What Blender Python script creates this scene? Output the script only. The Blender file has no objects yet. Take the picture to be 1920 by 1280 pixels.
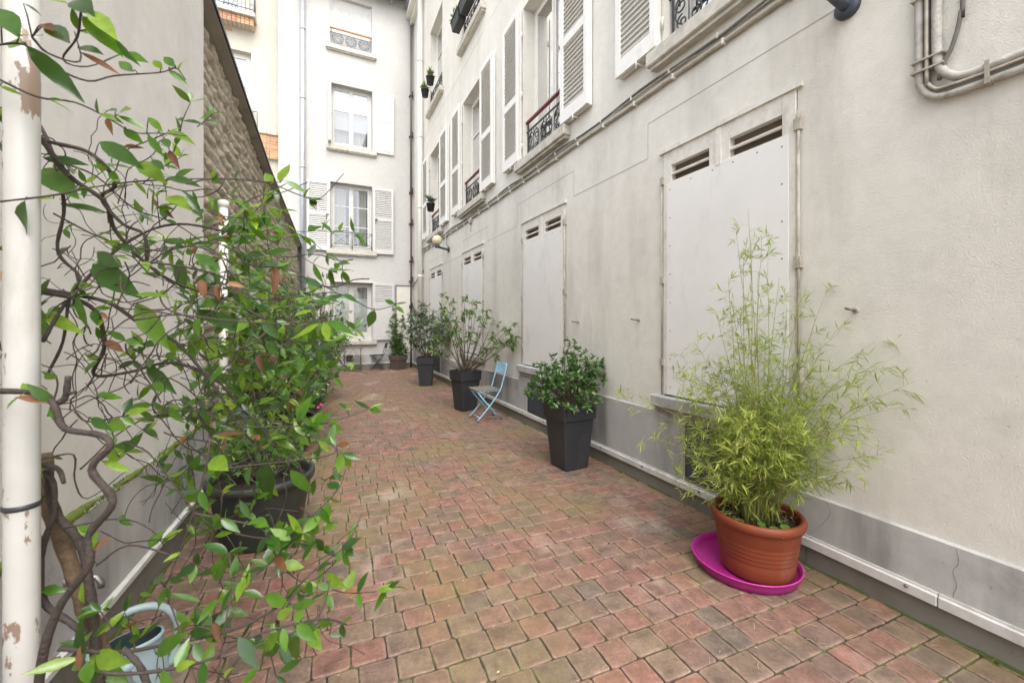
import bpy, math, random
from math import sin, cos, pi, radians, hypot, atan2
from mathutils import Vector as V, Matrix, noise
random.seed(11)
rnd = random.random
def ru(a, b): return a + (b - a) * rnd()
SC = bpy.context.scene
COL = SC.collection

# ------------------------------------------------------------------ materials
class NT:
    def __init__(s, name):
        s.m = bpy.data.materials.new(name); s.m.use_nodes = True
        s.t = s.m.node_tree; s.n = s.t.nodes; s.l = s.t.links
        s.bsdf = s.n['Principled BSDF']; s.out = s.n['Material Output']
    def add(s, typ, **kw):
        n = s.n.new(typ)
        for k, v in kw.items(): setattr(n, k, v)
        return n
    def link(s, a, b): s.l.new(a, b)
    def coord(s, scale=(1, 1, 1)):
        tc = s.add('ShaderNodeTexCoord'); mp = s.add('ShaderNodeMapping')
        mp.inputs['Scale'].default_value = scale
        s.link(tc.outputs['Object'], mp.inputs['Vector']); return mp.outputs['Vector']
    def noise(s, scale, detail=4, rough=.55, vec=None, dist=0):
        n = s.add('ShaderNodeTexNoise'); n.inputs['Scale'].default_value = scale
        n.inputs['Detail'].default_value = detail; n.inputs['Roughness'].default_value = rough
        n.inputs['Distortion'].default_value = dist
        s.link(vec if vec is not None else s.coord(), n.inputs['Vector']); return n.outputs['Fac']
    def ramp(s, fac, stops, interp='LINEAR'):
        r = s.add('ShaderNodeValToRGB'); e = r.color_ramp.elements; r.color_ramp.interpolation = interp
        while len(e) < len(stops): e.new(.5)
        for i, (p, c) in enumerate(stops):
            e[i].position = p; e[i].color = (c, c, c, 1) if isinstance(c, (int, float)) else (*c, 1)
        s.link(fac, r.inputs['Fac']); return r.outputs['Color']
    def mix(s, fac, a, b, mode='MIX'):
        m = s.add('ShaderNodeMix', data_type='RGBA', blend_type=mode)
        if isinstance(fac, (int, float)): m.inputs[0].default_value = fac
        else: s.link(fac, m.inputs[0])
        for sock, x in ((m.inputs[6], a), (m.inputs[7], b)):
            if isinstance(x, (tuple, list)): sock.default_value = (*x, 1)
            else: s.link(x, sock)
        return m.outputs[2]
    def bump(s, h, strength=.4, dist=.01, prev=None):
        b = s.add('ShaderNodeBump'); b.inputs['Strength'].default_value = strength
        b.inputs['Distance'].default_value = dist; s.link(h, b.inputs['Height'])
        if prev is not None: s.link(prev, b.inputs['Normal'])
        return b.outputs['Normal']
    def col(s, c):
        if isinstance(c, (tuple, list)): s.bsdf.inputs['Base Color'].default_value = (*c, 1)
        else: s.link(c, s.bsdf.inputs['Base Color'])
    def set(s, **k):
        for kk, v in k.items(): s.bsdf.inputs[kk.replace('_', ' ')].default_value = v
    def island(s): return s.add('ShaderNodeNewGeometry').outputs['Random Per Island']

def stucco(name, c, c2, stain, grain=130, bstr=.5, streak=.35, blotch=.5, thr=.50):
    t = NT(name)
    lo = t.ramp(t.noise(.9, 6, .6), [(.3, c2), (.65, c)])
    fine = t.ramp(t.noise(9, 5, .7), [(.3, .90), (.7, 1.04)])
    a = t.mix(.8, lo, fine, 'MULTIPLY')
    st = t.ramp(t.noise(2.4, 5, .62, t.coord((1, 1, .16))), [(thr, 0.), (thr + .24, 1.)])
    a = t.mix(t.mix(streak, (0, 0, 0), st), a, stain)
    bl = t.ramp(t.noise(1.7, 7, .68), [(.56, 0.), (.75, 1.)])
    a = t.mix(t.mix(blotch * .5, (0, 0, 0), bl), a, stain)
    pits = t.ramp(t.noise(38, 2, .5), [(.70, 0.), (.76, 1.)])
    a = t.mix(t.mix(.35, (0, 0, 0), pits), a, tuple(x * .55 for x in stain))
    t.col(a); t.set(Roughness=.92); t.bsdf.inputs['Specular IOR Level'].default_value = .2
    b1 = t.bump(t.noise(grain, 5, .7), bstr, .0065)
    b2 = t.bump(t.noise(5, 4), .25, .02, b1)
    t.link(b2, t.bsdf.inputs['Normal']); return t.m

def plain(name, c, rough=.5, var=.12, scale=6, metal=0, dirt=None, dirt_amt=.4, bump=0, bscale=60, spec=.5):
    t = NT(name)
    f = t.ramp(t.noise(scale, 5, .6), [(.3, 1 - var), (.7, 1 + var * .4)])
    a = t.mix(1, c, f, 'MULTIPLY')
    if dirt:
        d = t.ramp(t.noise(scale * .7, 8, .7, t.coord((1, 1, .45))), [(.54, 0.), (.72, 1.)])
        a = t.mix(t.mix(dirt_amt, (0, 0, 0), d), a, dirt)
    t.col(a); t.set(Roughness=rough, Metallic=metal); t.bsdf.inputs['Specular IOR Level'].default_value = spec
    if bump: t.link(t.bump(t.noise(bscale, 4), bump, .01), t.bsdf.inputs['Normal'])
    return t.m

def leafmat(name, stops, rough=.38, trans=.28, tcol=(.25, .45, .05)):
    t = NT(name)
    a = t.ramp(t.island(), stops)
    v = t.ramp(t.noise(45, 5, .7), [(.3, .68), (.7, 1.2)])
    a = t.mix(1, a, v, 'MULTIPLY')
    t.col(a); t.set(Roughness=rough)
    tr = t.add('ShaderNodeBsdfTranslucent')
    t.link(t.mix(.5, a, tcol), tr.inputs['Color'])
    mx = t.add('ShaderNodeMixShader'); mx.inputs[0].default_value = trans
    t.link(t.bsdf.outputs[0], mx.inputs[1]); t.link(tr.outputs[0], mx.inputs[2])
    t.link(mx.outputs[0], t.out.inputs['Surface'])
    return t.m

M = {}
M['wall_r'] = stucco('facade_render', (.74, .715, .65), (.66, .635, .575), (.44, .415, .35), 125, .4, .35, .4)
M['wall_low'] = stucco('lower_roughcast', (.745, .72, .655), (.665, .64, .58), (.38, .36, .31), 125, .9, .5, .6)
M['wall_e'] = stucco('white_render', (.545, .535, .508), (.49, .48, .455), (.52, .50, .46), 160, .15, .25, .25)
M['wall_c'] = stucco('cream_render', (.55, .52, .45), (.50, .47, .40), (.54, .49, .40), 160, .15, .2, .25)
M['wall_l'] = stucco('grey_render', (.77, .75, .71), (.67, .652, .615), (.44, .425, .39), 150, .8, .35, .6)
M['plinth'] = stucco('cement_plinth', (.52, .515, .50), (.37, .365, .355), (.15, .148, .14), 90, .4, .8, 1.0, .45)
M['base'] = stucco('damp_base', (.25, .235, .205), (.17, .16, .135), (.09, .095, .05), 90, .35, .5, .9)
M['trim'] = plain('trim_white', (.62, .61, .585), .5, .15, 9, dirt=(.25, .23, .18), dirt_amt=.4)
M['sill'] = plain('stone_sill', (.56, .53, .46), .85, .25, 9, dirt=(.22, .20, .16), dirt_amt=.6, bump=.3, bscale=40)
M['white'] = plain('white_paint', (.78, .765, .725), .45, .06, 12, dirt=(.5, .46, .38), dirt_amt=.3)
M['white_e'] = plain('toned_down_white_paint', (.60, .595, .57), .5, .08, 12, dirt=(.42, .40, .35), dirt_amt=.4)  # white paint darkened to offset the strong light on the end building
M['oldwhite'] = plain('old_white_paint', (.70, .675, .61), .55, .12, 18, dirt=(.33, .28, .22), dirt_amt=.5, bump=.25, bscale=50)
M['board'] = plain('white_board', (.755, .745, .72), .4, .05, 3, dirt=(.52, .49, .44), dirt_amt=.6)
M['slot'] = plain('dark_slot', (.06, .05, .04), .9)
M['slot_b'] = plain('brown_slot', (.15, .115, .085), .9)
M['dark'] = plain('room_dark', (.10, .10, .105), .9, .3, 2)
M['iron'] = plain('wrought_iron', (.035, .037, .042), .45, .2)
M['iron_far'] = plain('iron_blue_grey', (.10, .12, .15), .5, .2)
M['red'] = plain('red_handrail', (.19, .035, .035), .35)
M['orange_rail'] = plain('orange_handrail', (.60, .27, .11), .5)
M['cable'] = plain('painted_cable', (.43, .39, .32), .7, .3, 14, dirt=(.12, .10, .08), dirt_amt=.85, bump=.3)
M['groove'] = plain('joint_line', (.40, .375, .33), .9)
M['darkcable'] = plain('dark_cable', (.15, .14, .12), .7, .3, 14)
M['conduit'] = plain('painted_conduit', (.47, .45, .405), .75, .3, 14, dirt=(.15, .13, .10), dirt_amt=.95, bump=.6, bscale=45)
M['zinc'] = plain('zinc', (.42, .45, .49), .42, .12, 6, metal=.55)
M['pipe_w'] = plain('cream_pipe', (.73, .705, .64), .45, .06, 5)
M['pipe_d'] = plain('dark_pipe', (.15, .14, .14), .55)
M['pipe_r'] = plain('maroon_pipe', (.10, .035, .035), .6)
M['slate'] = plain('lamp_slate', (.045, .055, .075), .45)
M['globe'] = plain('yellowed_globe', (.66, .58, .36), .35, .2, 9, dirt=(.35, .27, .13), dirt_amt=.5)
M['anthracite'] = plain('anthracite_plastic', (.030, .032, .036), .5, .12, 5, dirt=(.07, .07, .068), dirt_amt=.5, bump=.08, bscale=200)
M['brown_pl'] = plain('brown_plastic', (.115, .088, .075), .5, .1)
M['greenpot'] = plain('green_black_plastic', (.028, .034, .029), .5, .2, dirt=(.07, .07, .05), dirt_amt=.4)
M['terra'] = plain('terracotta_plastic', (.20, .042, .014), .55, .18, 5, dirt=(.22, .12, .09), dirt_amt=.55, bump=.05)
M['pink'] = plain('magenta_plastic', (.46, .028, .26), .36, .08, 7, dirt=(.42, .16, .30), dirt_amt=.35)
M['soil'] = plain('soil', (.035, .026, .018), .95, .5, 30, bump=.9, bscale=70)
M['blue'] = plain('pale_blue_paint', (.30, .55, .74), .4, .1, 9, dirt=(.45, .55, .60), dirt_amt=.4)
M['slatwood'] = plain('weathered_slat', (.24, .205, .155), .8, .35, 22, dirt=(.10, .09, .07), dirt_amt=.5)
M['darkchair'] = plain('dark_blue_steel', (.035, .05, .065), .4)
M['backpl'] = plain('grey_blue_backrest', (.16, .23, .28), .4)
M['rust'] = plain('table_grey', (.13, .115, .10), .6, .3)
M['can'] = plain('pale_blue_plastic', (.34, .44, .47), .4, .12, 8, dirt=(.2, .22, .2), dirt_amt=.4)
M['candark'] = plain('can_inside', (.03, .05, .055), .5)
M['metal'] = plain('brass_grey', (.30, .29, .26), .35, .2, metal=.8)
M['bark'] = plain('vine_bark', (.052, .038, .032), .8, .4, 40, bump=.6, bscale=120)
M['barkb'] = plain('brown_bark', (.135, .088, .05), .85, .4, 30, bump=.7, bscale=90)
M['twig'] = plain('purple_brown_twig', (.055, .036, .032), .7, .3, 30)
M['stem'] = plain('grey_brown_stem', (.15, .115, .085), .8, .3, 30)
M['culm'] = plain('yellow_green_culm', (.24, .25, .07), .5, .35, 25)
M['post'] = plain('cream_post_paint', (.70, .685, .63), .4, .07, 10)
M['yard'] = plain('pale_bounce_ground', (.46, .43, .39), .95, .3, 3)  # unseen ground, lightened to bounce light onto the walls
M['moss'] = leafmat('moss_green', [(0, (.05, .07, .015)), (.6, (.14, .18, .03)), (1, (.26, .27, .08))], .8, .2)
M['straw'] = plain('straw', (.50, .41, .22), .8)
M['leaf_j'] = leafmat('jasmine_leaf', [(0, (.014, .05, .018)), (.35, (.035, .105, .016)), (.7, (.08, .19, .018)), (1, (.20, .31, .028))], .24, .34, (.40, .62, .04))
M['leaf_b'] = leafmat('dry_leaf', [(0, (.09, .036, .016)), (.6, (.20, .085, .036)), (1, (.36, .21, .12))], .7, .25, (.5, .2, .06))
M['leaf_d'] = leafmat('dark_glossy_leaf', [(0, (.03, .075, .024)), (.5, (.065, .15, .042)), (.85, (.12, .23, .06)), (1, (.24, .34, .11))], .26, .22)
M['leaf_m'] = leafmat('mid_green_leaf', [(0, (.03, .075, .02)), (.45, (.075, .16, .03)), (.8, (.13, .24, .05)), (1, (.26, .36, .11))], .38, .3)
M['leaf_l'] = leafmat('light_green_leaf', [(0, (.05, .11, .03)), (.5, (.11, .19, .05)), (1, (.25, .32, .12))], .45, .3)
M['leaf_g'] = leafmat('grey_green_leaf', [(0, (.05, .085, .05)), (.5, (.08, .13, .07)), (1, (.17, .22, .12))], .5, .22, (.2, .32, .12))
M['bamboo'] = leafmat('bamboo_leaf', [(0, (.13, .20, .025)), (.4, (.26, .35, .045)), (.82, (.42, .48, .085)), (.93, (.40, .42, .12)), (1, (.52, .42, .20))], .5, .42, (.42, .58, .08))
M['flower'] = plain('pink_petal', (.55, .06, .16), .6)
M['curtain'] = plain('curtain', (.40, .39, .37), .9, .1)
M['blind'] = plain('blind_and_sky_reflection', (.50, .51, .52), .8, .05)
M['frost'] = plain('frosted_film', (.66, .70, .66), .3, .22, 7, dirt=(.20, .28, .22), dirt_amt=.55)  # green blotches put the panes' green reflection into the film's colour

def glassmat():
    t = NT('window_glass')
    tr = t.add('ShaderNodeBsdfTransparent'); tr.inputs[0].default_value = (.75, .78, .78, 1)
    gl = t.add('ShaderNodeBsdfGlossy'); gl.inputs['Roughness'].default_value = .03
    lw = t.add('ShaderNodeLayerWeight'); lw.inputs['Blend'].default_value = .35
    r = t.ramp(lw.outputs['Fresnel'], [(0, .16), (1, .95)])
    mx = t.add('ShaderNodeMixShader'); t.link(r, mx.inputs[0])
    t.link(tr.outputs[0], mx.inputs[1]); t.link(gl.outputs[0], mx.inputs[2])
    t.link(mx.outputs[0], t.out.inputs['Surface']); return t.m
M['glass'] = glassmat()

def stonemat():
    t = NT('rubble_stone')
    a = t.ramp(t.noise(3.2, 6, .65), [(.28, (.38, .31, .22)), (.5, (.60, .53, .41)), (.72, (.74, .68, .57))])
    b = t.ramp(t.noise(22, 6, .7), [(.3, .55), (.7, 1.15)])
    a = t.mix(1, a, b, 'MULTIPLY')
    at = t.add('ShaderNodeAttribute', attribute_name='mortar')
    a = t.mix(at.outputs['Fac'], a, (.33, .30, .25))
    t.col(a); t.set(Roughness=.95)
    t.link(t.bump(t.noise(28, 6, .7), .8, .03), t.bsdf.inputs['Normal']); return t.m
M['stone'] = stonemat()
M['coping'] = stucco('coping_cement', (.34, .31, .26), (.22, .20, .16), (.07, .065, .05), 90, .4, .5, .9)
M['flash'] = plain('lead_flashing', (.10, .115, .14), .5, .2)

def brickmat():
    t = NT('small_brick')
    br = t.add('ShaderNodeTexBrick'); mp = t.coord((1, 1, 1))
    sw = t.add('ShaderNodeSeparateXYZ'); cb = t.add('ShaderNodeCombineXYZ')
    t.link(mp, sw.inputs[0]); t.link(sw.outputs[0], cb.inputs[0]); t.link(sw.outputs[2], cb.inputs[1])
    t.link(cb.outputs[0], br.inputs['Vector'])
    for k, v in {'Scale': 1, 'Brick Width': .22, 'Row Height': .075, 'Mortar Size': .006}.items(): br.inputs[k].default_value = v
    br.inputs['Color1'].default_value = (.40, .16, .09, 1); br.inputs['Color2'].default_value = (.48, .30, .13, 1)
    br.inputs['Mortar'].default_value = (.5, .42, .33, 1)
    t.col(br.outputs['Color']); t.set(Roughness=.9); return t.m
M['brick'] = brickmat()

def pavermat():
    t = NT('clay_paver')
    isl = t.island()
    a = t.ramp(isl, [(0, (.205, .106, .082)), (.18, (.232, .122, .094)), (.36, (.165, .112, .088)), (.55, (.25, .12, .093)),
                     (.70, (.17, .118, .088)), (.82, (.205, .14, .098)), (.92, (.135, .106, .085)), (1, (.25, .122, .086))])
    mot = t.ramp(t.noise(10, 6, .65), [(.28, .52), (.5, .94), (.72, 1.30)])
    a = t.mix(1., a, mot, 'MULTIPLY')
    at = t.add('ShaderNodeAttribute', attribute_name='worn')
    wr = t.mix(1, at.outputs['Color'], t.ramp(t.noise(16, 6, .7), [(.38, 0.), (.60, 1.)]), 'MULTIPLY')
    a = t.mix(t.mix(.55, (0, 0, 0), wr), a, (.40, .27, .21))
    grain = t.ramp(t.noise(60, 6, .75), [(.3, .70), (.7, 1.22)])
    a = t.mix(1, a, grain, 'MULTIPLY')
    # algae film in patches of its own
    al = t.ramp(t.noise(.85, 5, .6, None, .4), [(.45, 0.), (.62, 1.)])
    al2 = t.mix(1, al, t.ramp(t.noise(7, 5, .65), [(.32, .25), (.62, 1.)]), 'MULTIPLY')
    a = t.mix(t.mix(.8, (0, 0, 0), al2), a, (.185, .150, .06))
    # pale lime bloom
    ef = t.ramp(t.noise(1.3, 7, .68, t.coord((1.2, .8, 1))), [(.55, 0.), (.70, 1.)])
    a = t.mix(t.mix(.55, (0, 0, 0), ef), a, (.46, .37, .31))
    dk = t.ramp(t.noise(2.6, 8, .72), [(.54, 0.), (.72, 1.)])
    a = t.mix(t.mix(.65, (0, 0, 0), dk), a, (.12, .10, .085))
    sp = t.ramp(t.noise(170, 2, .5), [(.70, 0.), (.74, 1.)])
    a = t.mix(t.mix(.55, (0, 0, 0), sp), a, (.55, .45, .36))
    sd = t.ramp(t.noise(75, 4, .6), [(.62, 0.), (.72, 1.)])
    a = t.mix(t.mix(.6, (0, 0, 0), sd), a, (.10, .07, .055))
    t.col(a)
    t.link(t.ramp(t.noise(6, 4), [(.3, .55), (.7, .85)]), t.bsdf.inputs['Roughness'])
    t.bsdf.inputs['Specular IOR Level'].default_value = .35
    b = t.bump(t.noise(110, 5, .7), .7, .005); b = t.bump(t.noise(24, 5), .5, .010, b)
    t.link(b, t.bsdf.inputs['Normal']); return t.m
M['paver'] = pavermat()
def jointmat():
    t = NT('joint_sand')
    g = t.ramp(t.noise(1.1, 5, .65), [(.42, 0.), (.54, 1.)])
    g2 = t.mix(1, g, t.ramp(t.noise(9, 4), [(.4, 0.), (.6, 1.)]), 'MULTIPLY')
    a = t.ramp(t.noise(25, 5), [(.3, (.018, .016, .014)), (.7, (.06, .05, .04))])
    a = t.mix(g2, a, (.10, .15, .02))
    t.col(a); t.set(Roughness=1.)
    t.link(t.bump(t.noise(120, 4), .8, .01), t.bsdf.inputs['Normal']); return t.m
M['joint'] = jointmat()
def postmat():
    t = NT('chipped_post_paint')
    a = t.ramp(t.noise(6, 5), [(.3, (.46, .455, .43)), (.7, (.56, .55, .525))])
    ch = t.ramp(t.noise(11, 8, .65, t.coord((1, 1, .4))), [(.58, 0.), (.592, 1.)])
    a = t.mix(ch, a, (.24, .17, .125))
    gr = t.ramp(t.noise(5, 7, .7, t.coord((1, 1, .3))), [(.52, 0.), (.72, 1.)])
    a = t.mix(t.mix(.7, (0, 0, 0), gr), a, (.32, .30, .23))
    t.col(a); t.set(Roughness=.45); return t.m
M['chip'] = postmat()

# ------------------------------------------------------------------ mesh builder
class MB:
    def __init__(s): s.v = []; s.f = []; s.sm = []
    def add(s, vs, fs, smooth=False):
        o = len(s.v); s.v += [tuple(p) for p in vs]
        s.f += [tuple(i + o for i in f) for f in fs]; s.sm += [smooth] * len(fs)
    def box(s, x0, x1, y0, y1, z0, z1, mtx=None, bev=0):
        if bev:
            b = bev; pts = []; fs = []
            # chamfered box: three quads rings
            def q(x, y, z): pts.append((x, y, z)); return len(pts) - 1
            xs, ys, zs = (x0, x1), (y0, y1), (z0, z1)
            ix = {}
            for i in (0, 1):
                for j in (0, 1):
                    for k in (0, 1):
                        sx, sy, sz = (1 if i == 0 else -1), (1 if j == 0 else -1), (1 if k == 0 else -1)
                        ix[i, j, k, 0] = q(xs[i], ys[j] + sy * b, zs[k] + sz * b)
                        ix[i, j, k, 1] = q(xs[i] + sx * b, ys[j], zs[k] + sz * b)
                        ix[i, j, k, 2] = q(xs[i] + sx * b, ys[j] + sy * b, zs[k])
            for i in (0, 1): fs.append([ix[i, 0, 0, 0], ix[i, 1, 0, 0], ix[i, 1, 1, 0], ix[i, 0, 1, 0]])
            for j in (0, 1): fs.append([ix[0, j, 0, 1], ix[1, j, 0, 1], ix[1, j, 1, 1], ix[0, j, 1, 1]])
            for k in (0, 1): fs.append([ix[0, 0, k, 2], ix[1, 0, k, 2], ix[1, 1, k, 2], ix[0, 1, k, 2]])
            for j in (0, 1):
                for k in (0, 1): fs.append([ix[0, j, k, 1], ix[1, j, k, 1], ix[1, j, k, 2], ix[0, j, k, 2]])
            for i in (0, 1):
                for k in (0, 1): fs.append([ix[i, 0, k, 0], ix[i, 1, k, 0], ix[i, 1, k, 2], ix[i, 0, k, 2]])
            for i in (0, 1):
                for j in (0, 1): fs.append([ix[i, j, 0, 0], ix[i, j, 1, 0], ix[i, j, 1, 1], ix[i, j, 0, 1]])
            for i in (0, 1):
                for j in (0, 1):
                    for k in (0, 1): fs.append([ix[i, j, k, 0], ix[i, j, k, 1], ix[i, j, k, 2]])
        else:
            pts = [(x, y, z) for z in (z0, z1) for y in (y0, y1) for x in (x0, x1)]
            fs = [(0, 2, 3, 1), (4, 5, 7, 6), (0, 1, 5, 4), (2, 6, 7, 3), (0, 4, 6, 2), (1, 3, 7, 5)]
        if mtx is not None: pts = [mtx @ V(p) for p in pts]
        s.add(pts, fs)
    def tube(s, pts, r, n=6, caps=True):
        pts = [V(p) for p in pts]; m = len(pts)
        rs = r if isinstance(r, (list, tuple)) else [r] * m
        ring = []; nv = None
        for i, p in enumerate(pts):
            d = (pts[min(i + 1, m - 1)] - pts[max(i - 1, 0)])
            if d.length < 1e-9: d = V((0, 0, 1))
            d.normalize()
            if nv is None:
                nv = d.orthogonal().normalized()
            else:
                nv = nv - d * nv.dot(d)
                nv = nv.normalized() if nv.length > 1e-6 else d.orthogonal().normalized()
            b = d.cross(nv)
            ring += [p + (nv * cos(2 * pi * k / n) + b * sin(2 * pi * k / n)) * rs[i] for k in range(n)]
        fs = [(i * n + k, i * n + (k + 1) % n, (i + 1) * n + (k + 1) % n, (i + 1) * n + k) for i in range(m - 1) for k in range(n)]
        if caps: fs += [tuple(range(n))[::-1], tuple((m - 1) * n + k for k in range(n))]
        s.add(ring, fs, True)
    def lathe(s, prof, c=(0, 0, 0), n=32, axis='z', smooth=True):
        vs = []
        for r, z in prof:
            for k in range(n):
                a = 2 * pi * k / n
                p = (r * cos(a), r * sin(a), z)
                if axis == 'y': p = (p[0], p[2], p[1])
                if axis == 'x': p = (p[2], p[0], p[1])
                vs.append((p[0] + c[0], p[1] + c[1], p[2] + c[2]))
        fs = [(i * n + k, i * n + (k + 1) % n, (i + 1) * n + (k + 1) % n, (i + 1) * n + k) for i in range(len(prof) - 1) for k in range(n)]
        s.add(vs, fs, smooth)
    def disc(s, r, z, c=(0, 0, 0), n=32, jit=0):
        vs = [(c[0], c[1], z + c[2])]
        for rr in (.5 * r, r):
            vs += [(c[0] + rr * cos(2 * pi * k / n), c[1] + rr * sin(2 * pi * k / n), z + c[2] + ru(-jit, jit)) for k in range(n)]
        fs = [(0, 1 + k, 1 + (k + 1) % n) for k in range(n)]
        fs += [(1 + k, 1 + n + k, 1 + n + (k + 1) % n, 1 + (k + 1) % n) for k in range(n)]
        s.add(vs, fs, True)
    def leaf(s, p, d, nrm, L, W, fold=.25, droop=.25, seg=3):
        p = V(p); d = V(d).normalized(); nrm = V(nrm)
        nrm = nrm - d * nrm.dot(d)
        nrm = nrm.normalized() if nrm.length > 1e-4 else d.orthogonal().normalized()
        sd = d.cross(nrm)
        if seg == 1:
            prof = [(.38, 1.)]
        elif seg == 3:
            prof = [(.16, .66), (.42, 1.), (.74, .62)]
        else:
            prof = [(.08, .36), (.22, .78), (.42, 1.), (.63, .80), (.83, .36)]
        vs = [p]; fs = []
        for t, w in prof:
            c = p + d * (L * t) - nrm * (droop * L * t * t)
            o = sd * (W * .5 * w); u = nrm * (fold * W * .5 * w)
            vs += [c + o + u, c, c - o + u]
        vs.append(p + d * L * .99 - nrm * (droop * L))
        k = len(prof)
        fs += [(0, 1, 2), (0, 2, 3)]
        for i in range(k - 1):
            a = 1 + 3 * i; b = a + 3
            fs += [(a, b, b + 1, a + 1), (a + 1, b + 1, b + 2, a + 2)]
        a = 1 + 3 * (k - 1); e = len(vs) - 1
        fs += [(a, e, a + 1), (a + 1, e, a + 2)]
        s.add(vs, fs, seg > 1)
    def build(s, name, mat, parent=None):
        me = bpy.data.meshes.new(name); me.from_pydata([tuple(v) for v in s.v], [], s.f); me.update()
        if any(s.sm): me.polygons.foreach_set('use_smooth', s.sm)
        me.materials.append(M[mat] if isinstance(mat, str) else mat)
        o = bpy.data.objects.new(name, me); COL.objects.link(o)
        if parent is not None: o.parent = parent
        return o

def _split(s, name, mat, parent=None):
    """one object for each connected piece"""
    par = list(range(len(s.v)))
    def find(i):
        while par[i] != i: par[i] = par[par[i]]; i = par[i]
        return i
    for f in s.f:
        a = find(f[0])
        for i in f[1:]: par[find(i)] = a
    groups = {}
    for f, sm in zip(s.f, s.sm): groups.setdefault(find(f[0]), []).append((f, sm))
    out = []
    for g in groups.values():
        ids = sorted({i for f, _ in g for i in f}); mp = {i: k for k, i in enumerate(ids)}
        m = MB(); m.v = [s.v[i] for i in ids]; m.f = [tuple(mp[i] for i in f) for f, _ in g]; m.sm = [x for _, x in g]
        out.append(m.build(name, mat, parent))
    return out
MB.split = _split

def thing(name, label, cat, loc=(0, 0, 0), rz=0, group=None):
    o = bpy.data.objects.new(name, None); COL.objects.link(o); o.empty_display_size = .1
    o.location = loc; o.rotation_euler = (0, 0, rz); o['label'] = label; o['category'] = cat
    if group: o['group'] = group
    return o
def tag(o, label, cat, group=None, kind=None):
    o['label'] = label; o['category'] = cat
    if group: o['group'] = group
    if kind: o['kind'] = kind
    return o
def part_label(o, t): o['label'] = t; return o
def copy_thing(o, loc, rz, label):
    c = o.copy(); COL.objects.link(c); c.location = loc; c.rotation_euler = (0, 0, rz); c['label'] = label
    for ch in o.children:
        d = ch.copy(); COL.objects.link(d); d.parent = c
        for g in ch.children:
            e = g.copy(); COL.objects.link(e); e.parent = d
    return c
def smooth_path(pts, k=5):
    pts = [V(p) for p in pts]
    if len(pts) < 3: return pts
    q = [pts[0] * 2 - pts[1]] + pts + [pts[-1] * 2 - pts[-2]]
    out = []
    for i in range(1, len(q) - 2):
        a, b, c, d = q[i - 1], q[i], q[i + 1], q[i + 2]
        for j in range(k):
            t = j / k
            out.append(.5 * ((2 * b) + (c - a) * t + (2 * a - 5 * b + 4 * c - d) * t * t + (3 * b - a - 3 * c + d) * t ** 3))
    out.append(pts[-1]); return out

# ------------------------------------------------------------------ camera, light
F, H, V0 = 780., 1.45, 604.
def P(u, v, Y): return V(((u - 960) / F * Y, Y, H - (v - V0) / F * Y))   # a photograph point at a chosen distance, used when measuring the place
cd = bpy.data.cameras.new('camera'); cam = bpy.data.objects.new('camera', cd); COL.objects.link(cam)
cam.location = (0, 0, H); cam.rotation_euler = (pi / 2, 0, 0)
cd.sensor_width = 36; cd.lens = 36 * F / 1920; cd.shift_y = -36 / 1920; cd.clip_end = 600; cd.clip_start = .05
cd.dof.use_dof = True; cd.dof.focus_distance = 4.; cd.dof.aperture_fstop = 5.0
SC.camera = cam
w = bpy.data.worlds.new('World'); SC.world = w; w.use_nodes = True
wn = w.node_tree.nodes; wl = w.node_tree.links; bg = wn['Background']
sky = wn.new('ShaderNodeTexSky'); sky.sky_type = 'NISHITA'; sky.sun_disc = False
SUN_EL, SUN_AZ = radians(60), radians(153)      # azimuth clockwise from +Y, behind the camera
sky.sun_elevation = SUN_EL; sky.sun_rotation = SUN_AZ; sky.dust_density = 4; sky.air_density = 1.; sky.ozone_density = .6
hs = wn.new('ShaderNodeHueSaturation'); hs.inputs['Saturation'].default_value = .34
wl.new(sky.outputs[0], hs.inputs['Color']); wl.new(hs.outputs[0], bg.inputs['Color']); bg.inputs['Strength'].default_value = .15
ld = bpy.data.lights.new('sun', 'SUN'); lo = bpy.data.objects.new('sun', ld); COL.objects.link(lo)
ld.energy = .5; ld.angle = radians(70); ld.color = (1., .975, .93)
dv = V((sin(SUN_AZ) * cos(SUN_EL), cos(SUN_AZ) * cos(SUN_EL), sin(SUN_EL)))
lo.rotation_euler = (-dv).to_track_quat('-Z', 'Y').to_euler(); lo.location = (0, 0, 30)
SC.view_settings.view_transform = 'Standard'; SC.view_settings.look = 'None'
SC.view_settings.exposure = 1.76; SC.view_settings.gamma = 1
SC.cycles.use_denoising = True; SC.cycles.max_bounces = 8; SC.cycles.diffuse_bounces = 5
SC.cycles.transparent_max_bounces = 12; SC.cycles.caustics_reflective = False; SC.cycles.caustics_refractive = False
SC.cycles.sample_clamp_indirect = 8

# ------------------------------------------------------------------ wall frames
DR = hypot(.4513, 1)
RO = V((2.905, 0, 0)); RX = V((-.4513, 1, 0)) / DR; RA = atan2(RX.y, RX.x); RN = V((-RX.y, RX.x, 0))
EO = V((-3.188, 13.5, 0)); EX = V((-2.1, -1, 0)).normalized(); EA = atan2(EX.y, EX.x); EN = V((-EX.y, EX.x, 0))
LO = V((-1.1217, 0, 0)); LX = V((.395, -1, 0)).normalized(); LA = atan2(LX.y, LX.x); LN = V((-LX.y, LX.x, 0))
SO = V((-1.054, 0, 0)); SX = V((.425, -1, 0)).normalized(); SA = atan2(SX.y, SX.x); SN = V((-SX.y, SX.x, 0))
def Rw(s, y=0, z=0): return RO + RX * s + RN * y + V((0, 0, z))
def Ew(s, y=0, z=0): return EO + EX * s + EN * y + V((0, 0, z))
def Lw(s, y=0, z=0): return LO - LX * s + LN * y + V((0, 0, z))
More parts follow.
